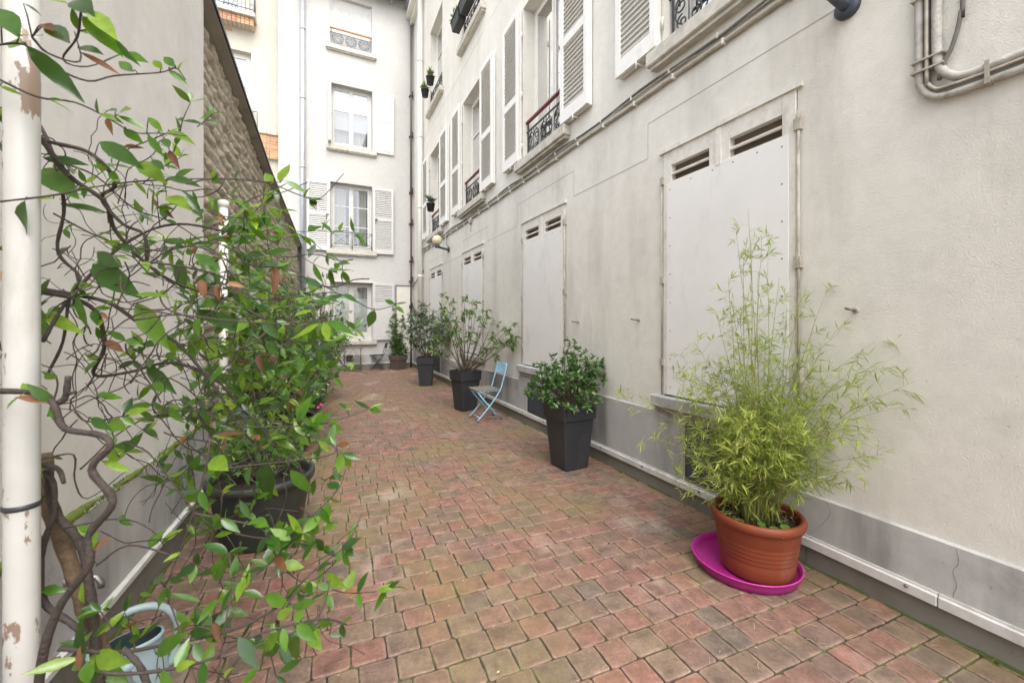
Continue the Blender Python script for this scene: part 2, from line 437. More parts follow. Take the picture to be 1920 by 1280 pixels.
def Sw(s, y=0, z=0): return SO - SX * s + SN * y + V((0, 0, z))

def holed(mb, x0, x1, z0, z1, holes, thick=.35, front=0.):
    """wall slab with window openings; holes are (x0,x1,z0,z1,depth)"""
    xs = sorted({x0, x1, *[h[0] for h in holes], *[h[1] for h in holes]})
    zs = sorted({z0, z1, *[h[2] for h in holes], *[h[3] for h in holes]})
    for i in range(len(xs) - 1):
        for k in range(len(zs) - 1):
            cx, cz = (xs[i] + xs[i + 1]) / 2, (zs[k] + zs[k + 1]) / 2
            if any(h[0] < cx < h[1] and h[2] < cz < h[3] for h in holes): continue
            a, b, c, d = xs[i], xs[i + 1], zs[k], zs[k + 1]
            mb.add([(a, front, c), (b, front, c), (b, front, d), (a, front, d)], [(0, 1, 2, 3)])
    for h in holes:
        a, b, c, d, e = h
        vs = [(a, front, c), (b, front, c), (b, front, d), (a, front, d), (a, front - e, c), (b, front - e, c), (b, front - e, d), (a, front - e, d)]
        fs = [(0, 4, 5, 1), (1, 5, 6, 2), (2, 6, 7, 3), (3, 7, 4, 0)]
        if e < .1: fs.append((4, 5, 6, 7))
        mb.add(vs, fs)
    y = front - thick
    vs = [(x0, front, z0), (x1, front, z0), (x1, front, z1), (x0, front, z1), (x0, y, z0), (x1, y, z0), (x1, y, z1), (x0, y, z1)]
    mb.add(vs, [(0, 4, 5, 1), (1, 5, 6, 2), (2, 6, 7, 3), (3, 7, 4, 0)])

def louvre(mb, w, h, t=.035, mid=.42, solid_below=0., x0=0., y0=0., z0=0., pitch=.05):
    """a louvred shutter leaf, local x width, y thickness, z height"""
    st, tr, br, mr = .07, .09, .15, .10
    mb.box(x0, x0 + st, y0, y0 + t, z0, z0 + h, bev=.003); mb.box(x0 + w - st, x0 + w, y0, y0 + t, z0, z0 + h, bev=.003)
    zm = z0 + h * mid
    a, b = x0 + st, x0 + w - st
    mb.box(a, b, y0, y0 + t, z0, z0 + br); mb.box(a, b, y0, y0 + t, z0 + h - tr, z0 + h); mb.box(a, b, y0, y0 + t, zm, zm + mr)
    mb.box(a, b, y0 + .001, y0 + .005, z0 + br, z0 + h - tr)  # back panel added behind the slats to lighten the dark gaps
    spans = [(zm + mr, z0 + h - tr)]
    if solid_below: mb.box(a, b, y0 + .006, y0 + t - .008, z0 + br, zm)
    else: spans.append((z0 + br, zm))
    for lo_, hi_ in spans:
        n = max(1, int((hi_ - lo_) / pitch)); p = (hi_ - lo_) / n
        for i in range(n):
            z = lo_ + p * (i + .5)
            th = .006; ang = radians(48)
            m = Matrix.Translation((0, y0 + t / 2, z)) @ Matrix.Rotation(-ang, 4, 'X')
            mb.box(a, b, -.016, .016, -th / 2, th / 2, m)

def spiral(mb, cx, cz, r, turns, a0, sgn, y, th=.007):
    pts = []
    n = int(14 * turns)
    for i in range(n + 1):
        t = i / n; a = a0 + sgn * 2 * pi * turns * t; rr = r * (1 - .82 * t)
        pts.append((cx + rr * cos(a), y, cz + rr * sin(a)))
    mb.tube(pts, th, 5)

def scroll_rail(mb, w, h, y, th=.007):
    mb.box(0.03, w - .03, y - .008, y + .008, .05, .07); mb.box(.0, w, y - .008, y + .008, h - .13, h - .11)
    for x in (.035, w - .05): mb.box(x, x + .016, y - .008, y + .008, .0, h)
    n = 3; p = (w - .08) / n
    for i in range(n):
        cx = .04 + p * (i + .5); r = p * .24
        spiral(mb, cx - r, .07 + (h - .2) * .66, r, 1.5, 0, 1, y, th); spiral(mb, cx + r, .07 + (h - .2) * .66, r, 1.5, pi, -1, y, th)
        spiral(mb, cx - r * .85, .07 + (h - .2) * .26, r * .8, 1.4, pi / 2, 1, y, th); spiral(mb, cx + r * .85, .07 + (h - .2) * .26, r * .8, 1.4, pi / 2, -1, y, th)
        mb.tube([(cx, y, .07), (cx, y, h - .12)], th * .8, 5)
        for s_ in (-1, 1):
            mb.tube(smooth_path([(cx, y, .08), (cx + s_ * p * .42, y, .07 + (h - .2) * .45), (cx + s_ * p * .15, y, h - .13)], 5), th, 5)

def casement(parent, x0, x1, z0, z1, y, bars, frame_mat='white', fw=.055, leaf=.05, curtain=None, film=None, room=True):
    """a fixed frame with two casements, as one window part with its pane, curtain and room as sub-parts"""
    mb = MB()
    mb.box(x0, x0 + fw, y - .06, y, z0, z1); mb.box(x1 - fw, x1, y - .06, y, z0, z1)
    mb.box(x0 + fw, x1 - fw, y - .06, y, z1 - fw, z1); mb.box(x0 + fw, x1 - fw, y - .06, y, z0, z0 + fw)
    xm = (x0 + x1) / 2; yy = y + .012
    for a, b in ((x0 + fw, xm - .002), (xm + .002, x1 - fw)):
        za, zb = z0 + fw, z1 - fw
        mb.box(a, a + leaf, yy - .05, yy, za, zb, bev=.004); mb.box(b - leaf, b, yy - .05, yy, za, zb, bev=.004)
        mb.box(a + leaf, b - leaf, yy - .05, yy, zb - leaf, zb); mb.box(a + leaf, b - leaf, yy - .05, yy, za, za + leaf * 1.6)
        for f in bars:
            zc = za + (zb - za) * f; mb.box(a + leaf, b - leaf, yy - .035, yy - .005, zc - .014, zc + .014)
    mb.box(xm - .02, xm + .02, yy, yy + .018, z0 + fw, z1 - fw)
    o = mb.build('window', frame_mat, parent)
    g = MB()
    for a, b in ((x0 + fw + leaf, xm - leaf), (xm + leaf, x1 - fw - leaf)):
        g.add([(a, yy - .022, z0 + fw + leaf), (b, yy - .022, z0 + fw + leaf), (b, yy - .022, z1 - fw - leaf), (a, yy - .022, z1 - fw - leaf)], [(0, 1, 2, 3)])
    g.build('pane', 'glass', o)
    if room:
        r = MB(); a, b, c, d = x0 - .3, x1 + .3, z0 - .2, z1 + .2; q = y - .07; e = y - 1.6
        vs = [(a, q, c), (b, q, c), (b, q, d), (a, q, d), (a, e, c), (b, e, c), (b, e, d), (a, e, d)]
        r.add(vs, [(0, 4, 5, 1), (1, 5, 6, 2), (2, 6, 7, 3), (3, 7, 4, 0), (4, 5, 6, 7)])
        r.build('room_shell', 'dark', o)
    if curtain:
        c = MB()
        for a, b in curtain:
            n = max(6, int((b - a) / .018)); vs = []; fs = []
            for i in range(n + 1):
                x = a + (b - a) * i / n; yc = y - .16 + .022 * sin(x * 75) + .01 * sin(x * 31)
                vs += [(x, yc, z0 + .06), (x, yc, z1 - .06)]
            fs = [(2 * i, 2 * i + 2, 2 * i + 3, 2 * i + 1) for i in range(n)]
            c.add(vs, fs, True)
        c.split('curtain', 'curtain', o)
    if film:
        m = MB()
        for a, b in ((x0 + fw + leaf, xm - leaf), (xm + leaf, x1 - fw - leaf)):
            m.add([(a, yy - .026, z0 + fw + leaf), (b, yy - .026, z0 + fw + leaf), (b, yy - .026, film[1]), (a, yy - .026, film[1])], [(0, 1, 2, 3)])
        m.build('window_film', film[0], o)
    return o

def sillbox(x0, x1, z0, z1, proj, parent, mat='sill'):
    mb = MB(); mb.box(x0, x1, -.1, proj, z0 + .03, z1, bev=.008); mb.box(x0 + .03, x1 - .03, -.1, proj - .03, z0, z0 + .03)
    return mb.build('sill', mat, parent)

# ================================================================== GROUND
gm = MB(); gm.add([(-60, -60, -.06), (60, -60, -.06), (60, 80, -.06), (-60, 80, -.06)], [(0, 1, 2, 3)])
tag(gm.build('ground', 'yard'), 'unseen ground beneath and around the courtyard paving, made pale to bounce light', 'ground', kind='structure')
jm = MB(); N = 40
jm.add([(-9, -2.4, -.0075), (5.5, -2.4, -.0075), (5.5, 16, -.0075), (-9, 16, -.0075)], [(0, 1, 2, 3)])
tag(jm.build('paving_bed', 'joint'), 'dark mossy joints between the paving stones', 'ground', kind='structure')

def clip(poly, nx, ny, c):
    out = []
    for i in range(len(poly)):
        a, b = poly[i], poly[(i + 1) % len(poly)]
        da, db = a[0] * nx + a[1] * ny - c, b[0] * nx + b[1] * ny - c
        if da <= 0: out.append(a)
        if (da < 0 < db) or (db < 0 < da):
            t = da / (da - db); out.append((a[0] + (b[0] - a[0]) * t, a[1] + (b[1] - a[1]) * t))
    return out
def build_paving():
    mb = MB()
    e = V((2.44, 1, 0)).normalized(); n = V((-e.y, e.x, 0))
    ROW = .1385
    planes = []
    def half(pt, nv): planes.append((nv.x, nv.y, nv.dot(pt)))
    half(Rw(0, .012), -RN); half(Lw(0, .012), -LN); half(Sw(0, .0), -SN); half(Ew(0, .015), -EN)
    planes.append((0, -1, 2.5))
    rim = []; r0, r1 = -22, 125
    for r in range(r0, r1):
        x = -12 + (r % 2) * .075 + ru(-.015, .015)
        while x < 9:
            wd = random.choice((.125, .14, .145, .145, .15, .165)) + ru(-.004, .004)
            c = e * (x + wd / 2) + n * (r * ROW)
            xs = x; x += wd
            if c.y < -2.7 or c.y > 15 or c.x < -8: continue
            if any(c.x * a + c.y * b - d > .12 for a, b, d in planes): continue
            gap = .0026 + ru(0, .0016); near = c.y < 6
            hw, hh = wd / 2 - gap, ROW / 2 - gap; rad = ru(.007, .016); k = 3 if near else 1
            pl = []
            for sx, sy, a0 in ((1, 1, 0), (-1, 1, pi / 2), (-1, -1, pi), (1, -1, 1.5 * pi)):
                for i in range(k + 1):
                    a = a0 + (pi / 2) * i / k
                    pl.append((sx * (hw - rad) + rad * cos(a) + ru(-.002, .002), sy * (hh - rad) + rad * sin(a) + ru(-.002, .002)))
                if near:
                    nx_ = (-1, 0) if a0 == 0 else (0, -1) if a0 == pi / 2 else (1, 0) if a0 == pi else (0, 1)
                    L_ = (hw if nx_[0] else hh) - rad
                    bx, by = pl[-1]
                    for tt in (.66, 1.33): pl.append((bx + nx_[0] * L_ * tt + ru(-.002, .002) * (nx_[1] != 0), by + nx_[1] * L_ * tt + ru(-.002, .002) * (nx_[0] != 0)))
            rot = ru(-.012, .012)
            pw = []
            for a, b in pl:
                a2, b2 = a * cos(rot) - b * sin(rot), a * sin(rot) + b * cos(rot)
                q = c + e * a2 + n * b2; pw.append((q.x, q.y))
            for a, b, d in planes:
                if len(pw) > 2: pw = clip(pw, a, b, d)
            if len(pw) < 3: continue
            ar = abs(sum(pw[i][0] * pw[i - 1][1] - pw[i - 1][0] * pw[i][1] for i in range(len(pw)))) / 2
            if ar < .0012: continue
            z0 = ru(-.0018, .0018); tx, ty = ru(-.012, .012), ru(-.012, .012)
            m = len(pw); cx = sum(p[0] for p in pw) / m; cy = sum(p[1] for p in pw) / m
            top, ch, bt, inn = [], [], [], []
            for px, py in pw:
                z = z0 + (px - cx) * tx + (py - cy) * ty
                l = hypot(px - cx, py - cy) or 1; f = 1 - .0035 / l
                top.append((cx + (px - cx) * f, cy + (py - cy) * f, z)); f2 = 1 - min(.45, .019 / l); inn.append((cx + (px - cx) * f2, cy + (py - cy) * f2, z0 + (px - cx) * f2 * tx + (py - cy) * f2 * ty + .0006)); ch.append((px, py, z - .0028)); bt.append((px, py, -.03))
            fs = [tuple(range(3 * m, 4 * m))]
            for i in range(m):
                j = (i + 1) % m
                fs += [(3 * m + i, i, j, 3 * m + j), (i, m + i, m + j, j), (m + i, 2 * m + i, 2 * m + j, m + j)]
            mb.add(top + ch + bt + inn, fs); rim += [.8] * m + [1.] * m + [.3] * m + [0.] * m
    o = mb.build('courtyard_paving', 'paver')
    at = o.data.attributes.new('worn', 'FLOAT', 'POINT'); at.data.foreach_set('value', rim)
    tag(o, 'worn reddish brown clay pavers laid in slanting rows', 'paving', kind='structure')
build_paving()

# ================================================================== RIGHT BUILDING
RB = thing('apartment_building', 'long cream rendered building with boarded ground floor windows and white louvred shutters', 'building', RO, RA)
WB = [(2.80, 3.90), (5.50, 6.665), (8.32, 9.56), (11.22, 12.52)]     # boarded openings (ground floor) and first floor windows above
WZ0, WZ1 = .83, 2.90
UZ0, UZ1 = 3.78, 6.02
holes = [(a, b, WZ0, WZ1, .05) for a, b in WB] + [(a, b, UZ0, UZ1, .26) for a, b in WB] + [(a, b, 7.2, 9.35, .26) for a, b in WB[2:]]
SEND = 14.95
R0 = .15
mb = MB(); holed(mb, R0, SEND, 3.505, 11.2, [h for h in holes if h[2] > 3]); mb.build('wall', 'wall_r', RB)
mb = MB(); holed(mb, R0, SEND, 0.0, 3.505, [h for h in holes if h[2] < 3]); part_label(mb.build('lower_wall', 'wall_low', RB), 'greyer roughcast wall of the ground floor')
# plinth in three heights, base and trim strip
mb = MB()
def plinth_run(a, b, z1):
    mb.add([(a, .022, .185), (b, .022, .185), (b, .022, z1), (a, .022, z1), (a, -.02, z1 + .012), (b, -.02, z1 + .012), (a, -.02, .185), (b, -.02, .185)],
           [(0, 1, 2, 3), (3, 2, 5, 4), (0, 3, 4, 6), (1, 7, 5, 2)])
plinth_run(R0, 2.78, .425); plinth_run(2.78, 3.99, .70); plinth_run(3.99, 5.42, .685); plinth_run(5.42, 6.78, .66)
plinth_run(6.78, 8.2, .60); plinth_run(8.2, SEND, .585)
mb.build('plinth', 'plinth', RB)
mb = MB(); x = R0
for i in range(12):
    x2 = x + ru(1.1, 1.7); x2 = min(x2, SEND)
    mb.box(x, x2 - .004, -.02, .018, -.05, .118); x = x2
    if x >= SEND: break
mb.build('base_course', 'base', RB)
mb = MB(); x = R0
while x < SEND:
    x2 = min(x + 2.0, SEND)
    mb.box(x, x2 - .003, -.02, .042, .120, .172, bev=.004); mb.box(x, x2 - .003, -.02, .030, .172, .184); x = x2
tr = mb.build('trim_strip', 'trim', RB)
mb = MB(); x = .4
while x < 12:
    mb.lathe([(.0, .012), (.007, .010), (.009, 0)], (x, .042, .158), 8, 'y'); x += .62
mb.split('screw', 'darkcable', tr)
# scored false joints
mb = MB()
def groove(x0, x1, z): mb.box(x0, x1, -.01, .0015, z - .0035, z + .0035)
def groove_v(x, z0, z1): mb.box(x - .003, x + .003, -.01, .0013, z0, z1)
groove(2.5, 4.09, 3.225); groove_v(4.095, 2.915, 3.225); groove(4.1, 5.31, 2.915); groove_v(5.312, 2.915, 3.21)
groove(5.32, 6.86, 3.21); groove_v(6.867, 2.89, 3.205); groove(6.87, 8.09, 2.89); groove_v(8.097, 2.86, 3.15); groove(8.1, 9.6, 3.15)
groove(9.7, 11.1, 2.86); groove(11.1, 12.6, 3.1); groove(2.5, 8, 6.75); groove(8.3, 14.5, 6.75)
mb.split('scored_joint', 'groove', RB)
mb = MB()
for pts in ([(2.09, .42), (2.085, .36), (2.10, .31), (2.092, .25), (2.10, .19)], [(2.63, .42), (2.61, .36), (2.64, .30), (2.68, .25)], [(5.0, .68), (4.97, .58), (5.01, .47), (5.0, .36)], [(7.4, .58), (7.43, .45), (7.40, .33)]):
    q = smooth_path([(x + ru(-.004, .004), .0222, z) for x, z in pts], 3); mb.tube([V(p) + V((ru(-.002, .002), 0, 0)) for p in q], [ru(.0005, .0012) for _ in q], 4)
mb.split('crack', 'darkcable', RB)
# boarded windows
for i, (a, b) in enumerate(WB):
    z0, z1 = WZ0, WZ1; w_ = b - a; xm = a + w_ * .5
    fr = MB()
    fr.box(a - .035, b + .035, -.04, .028, z1 - .02, z1 + .012)
    for p, q in ((a + .005, xm - .002), (xm + .002, b - .005)):
        st = .085
        fr.box(p, p + st, -.045, .012, z0 + .01, z1 - .02, bev=.003); fr.box(q - st, q, -.045, .012, z0 + .01, z1 - .02, bev=.003)
        fr.box(p + st, q - st, -.045, .012, z1 - .14, z1 - .02); fr.box(p + st, q - st, -.045, .010, z1 - .30, z1 - .275)
        m = Matrix.Translation((0, -.012, z1 - .207)) @ Matrix.Rotation(radians(-38), 4, 'X')
        fr.box(p + st, q - st, -.026, .026, -.006, .006, m)
        fr.box(p + st, q - st, -.045, .0, z0 + .01, z1 - .30)
    fr.box(xm - .022, xm + .022, .012, .022, z1 - .30, z1 - .03)
    bw = fr.build('boarded_window', 'oldwhite', RB)
    sl = MB(); sl.box(a + .09, xm - .09, -.048, -.040, z1 - .28, z1 - .13); sl.box(xm + .09, b - .09, -.048, -.040, z1 - .28, z1 - .13); sl.split('louvre_slot', 'slot_b', bw)
    bd = MB(); bd.box(a + .045, b - .045, .013, .019, z0 + .015, z1 - .285, bev=.002); bd.build('board', 'board', bw)
    sc = MB()
    zz = z0 + .08
    while zz < z1 - .3:
        for xx in (a + .085, b - .085): sc.lathe([(0, .003), (.0045, .0025), (.006, 0)], (xx, .019, zz), 6, 'y')
        zz += .235
    for xx in (xm - .3, xm - .12, xm + .05, xm + .25): sc.lathe([(0, .003), (.0045, .0025), (.006, 0)], (xx, .019, z1 - .32), 6, 'y')
    sc.split('screw', 'darkcable', bw)
    ro = MB()
    ro.tube([(a - .015, .018, z0 + .01), (a - .015, .018, z1 - .16)], .009, 8); ro.tube([(b + .012, .015, z0), (b + .012, .015, z1 - .2)], .006, 8)
    for zz in (z0 + .25, z0 + .95, z1 - .28):
        ro.box(a - .032, a + .01, .0, .03, zz, zz + .07); ro.box(b - .01, b + .025, .0, .026, zz, zz + .06)
    ro.split('hinge_rod', 'cable', bw)
    if i in (0, 1): sillbox(a - .1, b + .09, z0 - .125, z0, .075, bw, 'plinth')
    else: sillbox(a - .1, b + .09, z0 - .15, z0 - .02, .06, bw, 'plinth')
# first floor windows with shutters and railings
for i, (a, b) in enumerate(WB):
    w_ = b - a
    wn_ = casement(RB, a, b, UZ0, UZ1, -.19, (.34, .68) if i != 1 else (), 'white', curtain=[(a + .1, a + .32), (b - .35, b - .08)] if i != 1 else [(a + .1, a + .42)])
    sillbox(a - .12, b + .12, UZ0 - .155, UZ0 - .004, .10, wn_)
    sw_ = w_ * .485
    for p in (a - sw_ - .015, b + .015):
        sh = MB(); louvre(sh, sw_, UZ1 - UZ0 - .02, .034, .40, 0, p, .055, UZ0 + .015, .052)
        # folded inner leaf behind it
        sh.box(p + .012, p + .07, .012, .048, UZ0 + .015, UZ1 - .005); sh.box(p + sw_ - .07, p + sw_ - .012, .012, .048, UZ0 + .015, UZ1 - .005)
        sh.box(p + .07, p + sw_ - .07, .012, .048, UZ0 + .015, UZ0 + .12); sh.box(p + .07, p + sw_ - .07, .012, .048, UZ1 - .10, UZ1 - .005)
        s_o = sh.build('shutter', 'white', wn_)
    ir = MB()
    for p in (a + .0, b - .0):
        for zz in (UZ0 + .22, UZ0 + .98, UZ0 + 1.85): ir.tube([(p, .02, zz - .05), (p, .02, zz + .05)], .011, 6)
    for p in (a - sw_ * .55, b + sw_ * .45):
        ir.box(p - .008, p + .008, .0, .10, UZ0 - .02, UZ0 - .008); ir.tube([(p, .098, UZ0 - .06), (p, .098, UZ0 + .03)], .006, 5)
    ir.split('shutter_stay', 'oldwhite', wn_)
    g = MB(); h_ = .56
    scroll_rail(g, w_, h_, 0)
    go = g.build('railing', 'iron', wn_); go.location = (a, -.06, UZ0)
    hd = MB(); hd.box(a, b, -.085, -.035, UZ0 + h_, UZ0 + h_ + .035, bev=.006); hd.build('handrail', 'red', wn_)
for a, b in WB[2:]:
    wn_ = casement(RB, a, b, 7.2, 9.35, -.19, (.34, .68), 'white', curtain=[(a + .1, a + .4)])
    sillbox(a - .14, b + .12, 7.04, 7.196, .11, wn_)
    g = MB(); scroll_rail(g, b - a, .56, 0)
    go = g.build('railing', 'iron', wn_); go.location = (a, -.02, 7.2)
mb = MB(); mb.box(R0, SEND, -.3, .25, 11.2, 11.35); mb.box(R0, SEND, .0, .12, 11.05, 11.197); mb.build('cornice', 'wall_r', RB)

# things on the right wall
for s_, z_, l in ((2.493, 1.515, 'small dark nozzle sticking out of render right of the bamboo'),
                  (4.213, 1.47, 'small pale nozzle in render just left of the big boarded window'),
                  (5.212, 1.45, 'small pale nozzle in render above the glossy shrub by the second boarded window')):
    t = thing('wall_nozzle', l, 'nozzle', Rw(s_, 0, z_), RA, 'injection nozzles left in the render')
    m = MB(); m.lathe([(.018, 0), (.015, .005), (.010, .008), (.0, .009)], (0, 0, 0), 12, 'y'); m.build('collar', 'cable', t)
    m = MB(); m.tube([(0, .004, 0), (.002, .045, .003), (.004, .085, .006)], [.008, .006, .005], 7); m.lathe([(0, 0), (.010, .002), (.010, .010), (0, .012)], (.004, .082, .004), 8); m.build('spout', 'darkcable', t)
def grille(s0, s1, z0, z1, label):
    t = thing('vent_grille', label, 'vent', Rw(s0, .022, z0), RA, 'mesh vent grilles in the plinth')
    w_, h_ = s1 - s0, z1 - z0
    m = MB(); fr = .018
    m.box(0, w_, .0, .010, 0, fr); m.box(0, w_, .0, .010, h_ - fr, h_); m.box(0, fr, 0, .010, fr, h_ - fr); m.box(w_ - fr, w_, 0, .010, fr, h_ - fr)
    m.build('frame', 'iron', t)
    m = MB(); m.box(fr, w_ - fr, .0005, .002, fr, h_ - fr); m.build('backing', 'slot', t)
    m = MB(); x = fr
    while x < w_ - fr: m.box(x, x + .003, .004, .006, fr, h_ - fr); x += .013
    z = fr
    while z < h_ - fr: m.box(fr, w_ - fr, .006, .0075, z, z + .003); z += .013
    m.build('wire_mesh', 'iron_far', t)
grille(3.10, 3.645, .215, .66, 'black wire mesh vent in the plinth behind the bamboo pot')
grille(5.86, 6.46, .19, .60, 'black wire mesh vent in the plinth left of the glossy leaved planter')
grille(11.4, 11.95, .2, .6, 'black wire mesh vent far along the plinth behind the farthest black planter')
# cables under the sills
def cable(pts, r, mat, label, name='wall_cable', group='cables clipped along the facade'):
    m = MB(); m.tube(pts, r, 7); return tag(m.build(name, mat), label, 'cable', group)
def wavy(z, y, a, b, n, amp):
    return [Rw(a + (b - a) * i / n, y + ru(0, .004), z + ru(-amp, amp) + .014 * sin(i * 1.3)) for i in range(n + 1)]
t = thing('cable_run', 'pair of painted cables clipped along the facade under the shutters', 'cable', Rw(2, 0, 3.5), RA)
for nm, z, r_, mt in (('lower_cable', -.03, .016, 'cable'), ('upper_cable', .045, .012, 'darkcable'), ('thin_cable', .03, .007, 'cable')):
    m = MB(); m.tube([(.2 + i * .22, .02 + ru(0, .003), z + ru(-.004, .004) + (.015 * sin(i * .9) if nm == 'upper_cable' else 0) + i * .0004) for i in range(53)], r_, 7); m.build(nm, mt, t)
m = MB()
for i in range(24):
    x = .35 + i * .47; m.box(x, x + .018, 0, .042, -.05, -.008); m.box(x + .05, x + .064, 0, .036, .025, .062)
m.split('clip', 'oldwhite', t)
m = MB(); m.box(6.95, 7.06, 0, .05, -.11, .0, bev=.008); m.tube([(7.0, .03, -.1), (6.98, .02, -.2), (6.99, .02, -.26)], .006, 5); m.build('junction_box', 'conduit', t)
# conduits top right
t = thing('conduit_bundle', 'bundle of overpainted conduits bending from vertical to sideways near the roof edge lamp', 'conduit', Rw(2.2, 0, 2.5), RA)
def cpath(x, zl, r, y, bend=.10, mat='conduit', name='conduit', top=3.2, nseg=10):
    pts = [(x, y, top)] + [(x, y, 1.6 - i * .3) for i in range(4)] + [(x, y, zl + bend * 1.6), (x - bend * .12, y, zl + bend * .75), (x - bend * .45, y + .004, zl + bend * .25), (x - bend, y + .004, zl)]
    pts += [(x - bend - .18 * i, y + .004, zl + ru(-.006, .006)) for i in range(1, nseg)]
    m = MB(); m.tube(smooth_path(pts, 3), r, 9); return m.build(name, mat, t)
cpath(.02, .0, .017, .02, .10, 'conduit'); cpath(-.045, .055, .019, .024, .11, 'conduit', 'painted_pipe')
cpath(-.008, .022, .013, .02, .07, 'darkcable', 'dark_cable'); cpath(-.012, .035, .007, .035, .06, 'cable', 'thin_cable')
m = MB(); m.tube(smooth_path([(-.125, .02, 3.2), (-.13, .02, .6), (-.125, .02, .36), (-.10, .025, .22), (-.075, .03, .16), (-.055, .03, .08)], 4), .009, 7); m.build('loop_cable', 'darkcable', t)
m = MB()
for z in (.2, .5, .15): m.box(-.075, .045, .0, .046, z, z + .008)
for x in (-.22, -.42, -.66, -.95): m.box(x, x + .014, 0, .05, -.022, .078)
m.split('strap', 'cable', t)
# lamps
def lamp(s_, z_, label, armlen=.27, r=.115):
    t = thing('wall_lamp', label, 'lamp', Rw(s_, 0, z_), RA, 'globe lamps on the facade')
    m = MB(); m.lathe([(0, .0), (.062, .0), (.062, .022), (.045, .035), (.0, .036)], (0, 0, 0), 20, 'y')
    m.build('wall_plate', 'slate', t)
    m = MB(); m.tube(smooth_path([(0, .02, 0), (0, .10, .008), (0, armlen, .045)], 4), .026, 12)
    m.lathe([(0, .02), (.052, .02), (.060, .05), (.055, .085), (.0, .085)], (0, armlen + .01, .0), 18); m.build('arm', 'slate', t)
    m = MB(); n = 14
    m.lathe([(r * sin(pi * i / n), -r * cos(pi * i / n)) for i in range(n + 1)], (0, armlen + .01, .08 + r), 24); m.build('globe', 'globe', t)
    return t
lamp(10.62, 3.14, 'yellowed globe lamp on a short dark arm below the farthest shutters')
lamp(2.53, 3.19, 'dark slate lamp arm at the top of the wall over the large boarded window')
m = MB(); m.tube(smooth_path([Rw(10.62, .02, 3.2), Rw(10.7, .05, 3.3), Rw(10.72, .02, 3.46)], 4), .008, 6)
tag(m.build('lamp_cord', 'darkcable'), 'thin dark cord dropping from the cables to the globe lamp', 'cord')
# white downpipe at the far end and the dark pipe in the corner
t = thing('downpipe', 'cream painted downpipe near the far end of the long facade', 'pipe', Rw(13.3, .11, 0), RA)
m = MB(); m.tube([(0, 0, -.01), (0, 0, 11.05)], .07, 14); m.build('tube', 'pipe_w', t)
m = MB()
for z in (1.2, 2.75, 4.75, 6.8, 9.0): m.lathe([(.07, 0), (.082, .005), (.082, .06), (.07, .065)], (0, 0, z), 14); m.box(-.012, .012, -.11, -.06, z + .02, z + .04)
m.split('collar', 'pipe_w', t)
t = thing('drain_pipe', 'thin dark pipe running down the corner between the two buildings', 'pipe', Ew(.10, .06, 0), EA)
m = MB(); m.tube([(0, 0, 5.6), (0, 0, 11.4)], .034, 10); m.build('upper_tube', 'pipe_d', t)
m = MB(); m.tube([(0, 0, .02), (0, 0, 5.6)], .028, 10); part_label(m.build('lower_tube', 'pipe_r', t), 'dark maroon lower length')
m = MB()
for z in (1.9, 2.75, 3.4, 4.6, 5.6, 7.4, 8.7): m.box(-.06, .06, -.06, .05, z, z + .03); m.box(-.05, -.02, .0, .06, z + .05, z + .16)
m.split('bracket', 'iron', t)
m = MB(); m.tube(smooth_path([Rw(13.26, .02, 2.95), Rw(13.7, .03, 2.85), Rw(14.3, .03, 2.72), Rw(14.75, .03, 2.6)], 4), .014, 6)
tag(m.build('wall_cable', 'darkcable'), 'dark cable sloping from the cream downpipe to the building corner', 'cable')

# ================================================================== END BUILDING
EB = thing('town_house', 'tall white building closing the courtyard with four storeys of windows', 'building', EO, EA)
EHO = [(1.29, 2.48, .97, 2.66, .24), (1.29, 2.48, 3.62, 5.66, .28), (1.29, 2.48, 6.74, 8.62, .28), (1.30, 2.50, 9.75, 11.25, .22)]
SPLIT = 3.84
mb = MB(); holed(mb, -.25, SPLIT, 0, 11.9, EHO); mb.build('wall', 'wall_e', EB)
EHO2 = [(4.56, 5.75, 7.0, 9.2, .25), (4.75, 5.95, 10.15, 12.2, .25)]
mb = MB(); holed(mb, 3.3, 9.5, 0, 13.5, EHO2, .35, -.5); mb.box(SPLIT - .3, SPLIT, -.5, -.35, 0, 11.9); part_label(mb.build('recessed_wall', 'wall_c', EB), 'cream recessed wall')
mb = MB(); mb.box(-.1, SPLIT, -.05, .03, .20, .47, bev=.01); mb.build('plinth', 'plinth', EB)
mb = MB(); mb.box(-.1, SPLIT, -.05, .05, .15, .205, bev=.006); mb.build('trim_strip', 'trim', EB)
mb = MB(); mb.box(-.1, SPLIT, -.05, .035, -.05, .15); mb.build('base_course', 'base', EB)
# ground window
a, b = 1.29, 2.48
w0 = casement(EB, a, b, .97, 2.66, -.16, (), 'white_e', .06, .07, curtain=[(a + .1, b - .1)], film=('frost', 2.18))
sillbox(a - .13, b + .13, .74, .89, .09, w0); m = MB(); m.box(a, b, -.2, .03, .89, .968); m.build('apron_board', 'white_e', w0)
for p in (a - .66, b + .02):
    s_ = MB(); louvre(s_, .64, 1.78, .034, .60, 1, p, .035, .90, .052); s_.build('shutter', 'white_e', w0)
m = MB(); m.box(a - .04, b + .06, 0, .05, 2.665, 2.70); m.build('lintel_trim', 'oldwhite', w0)
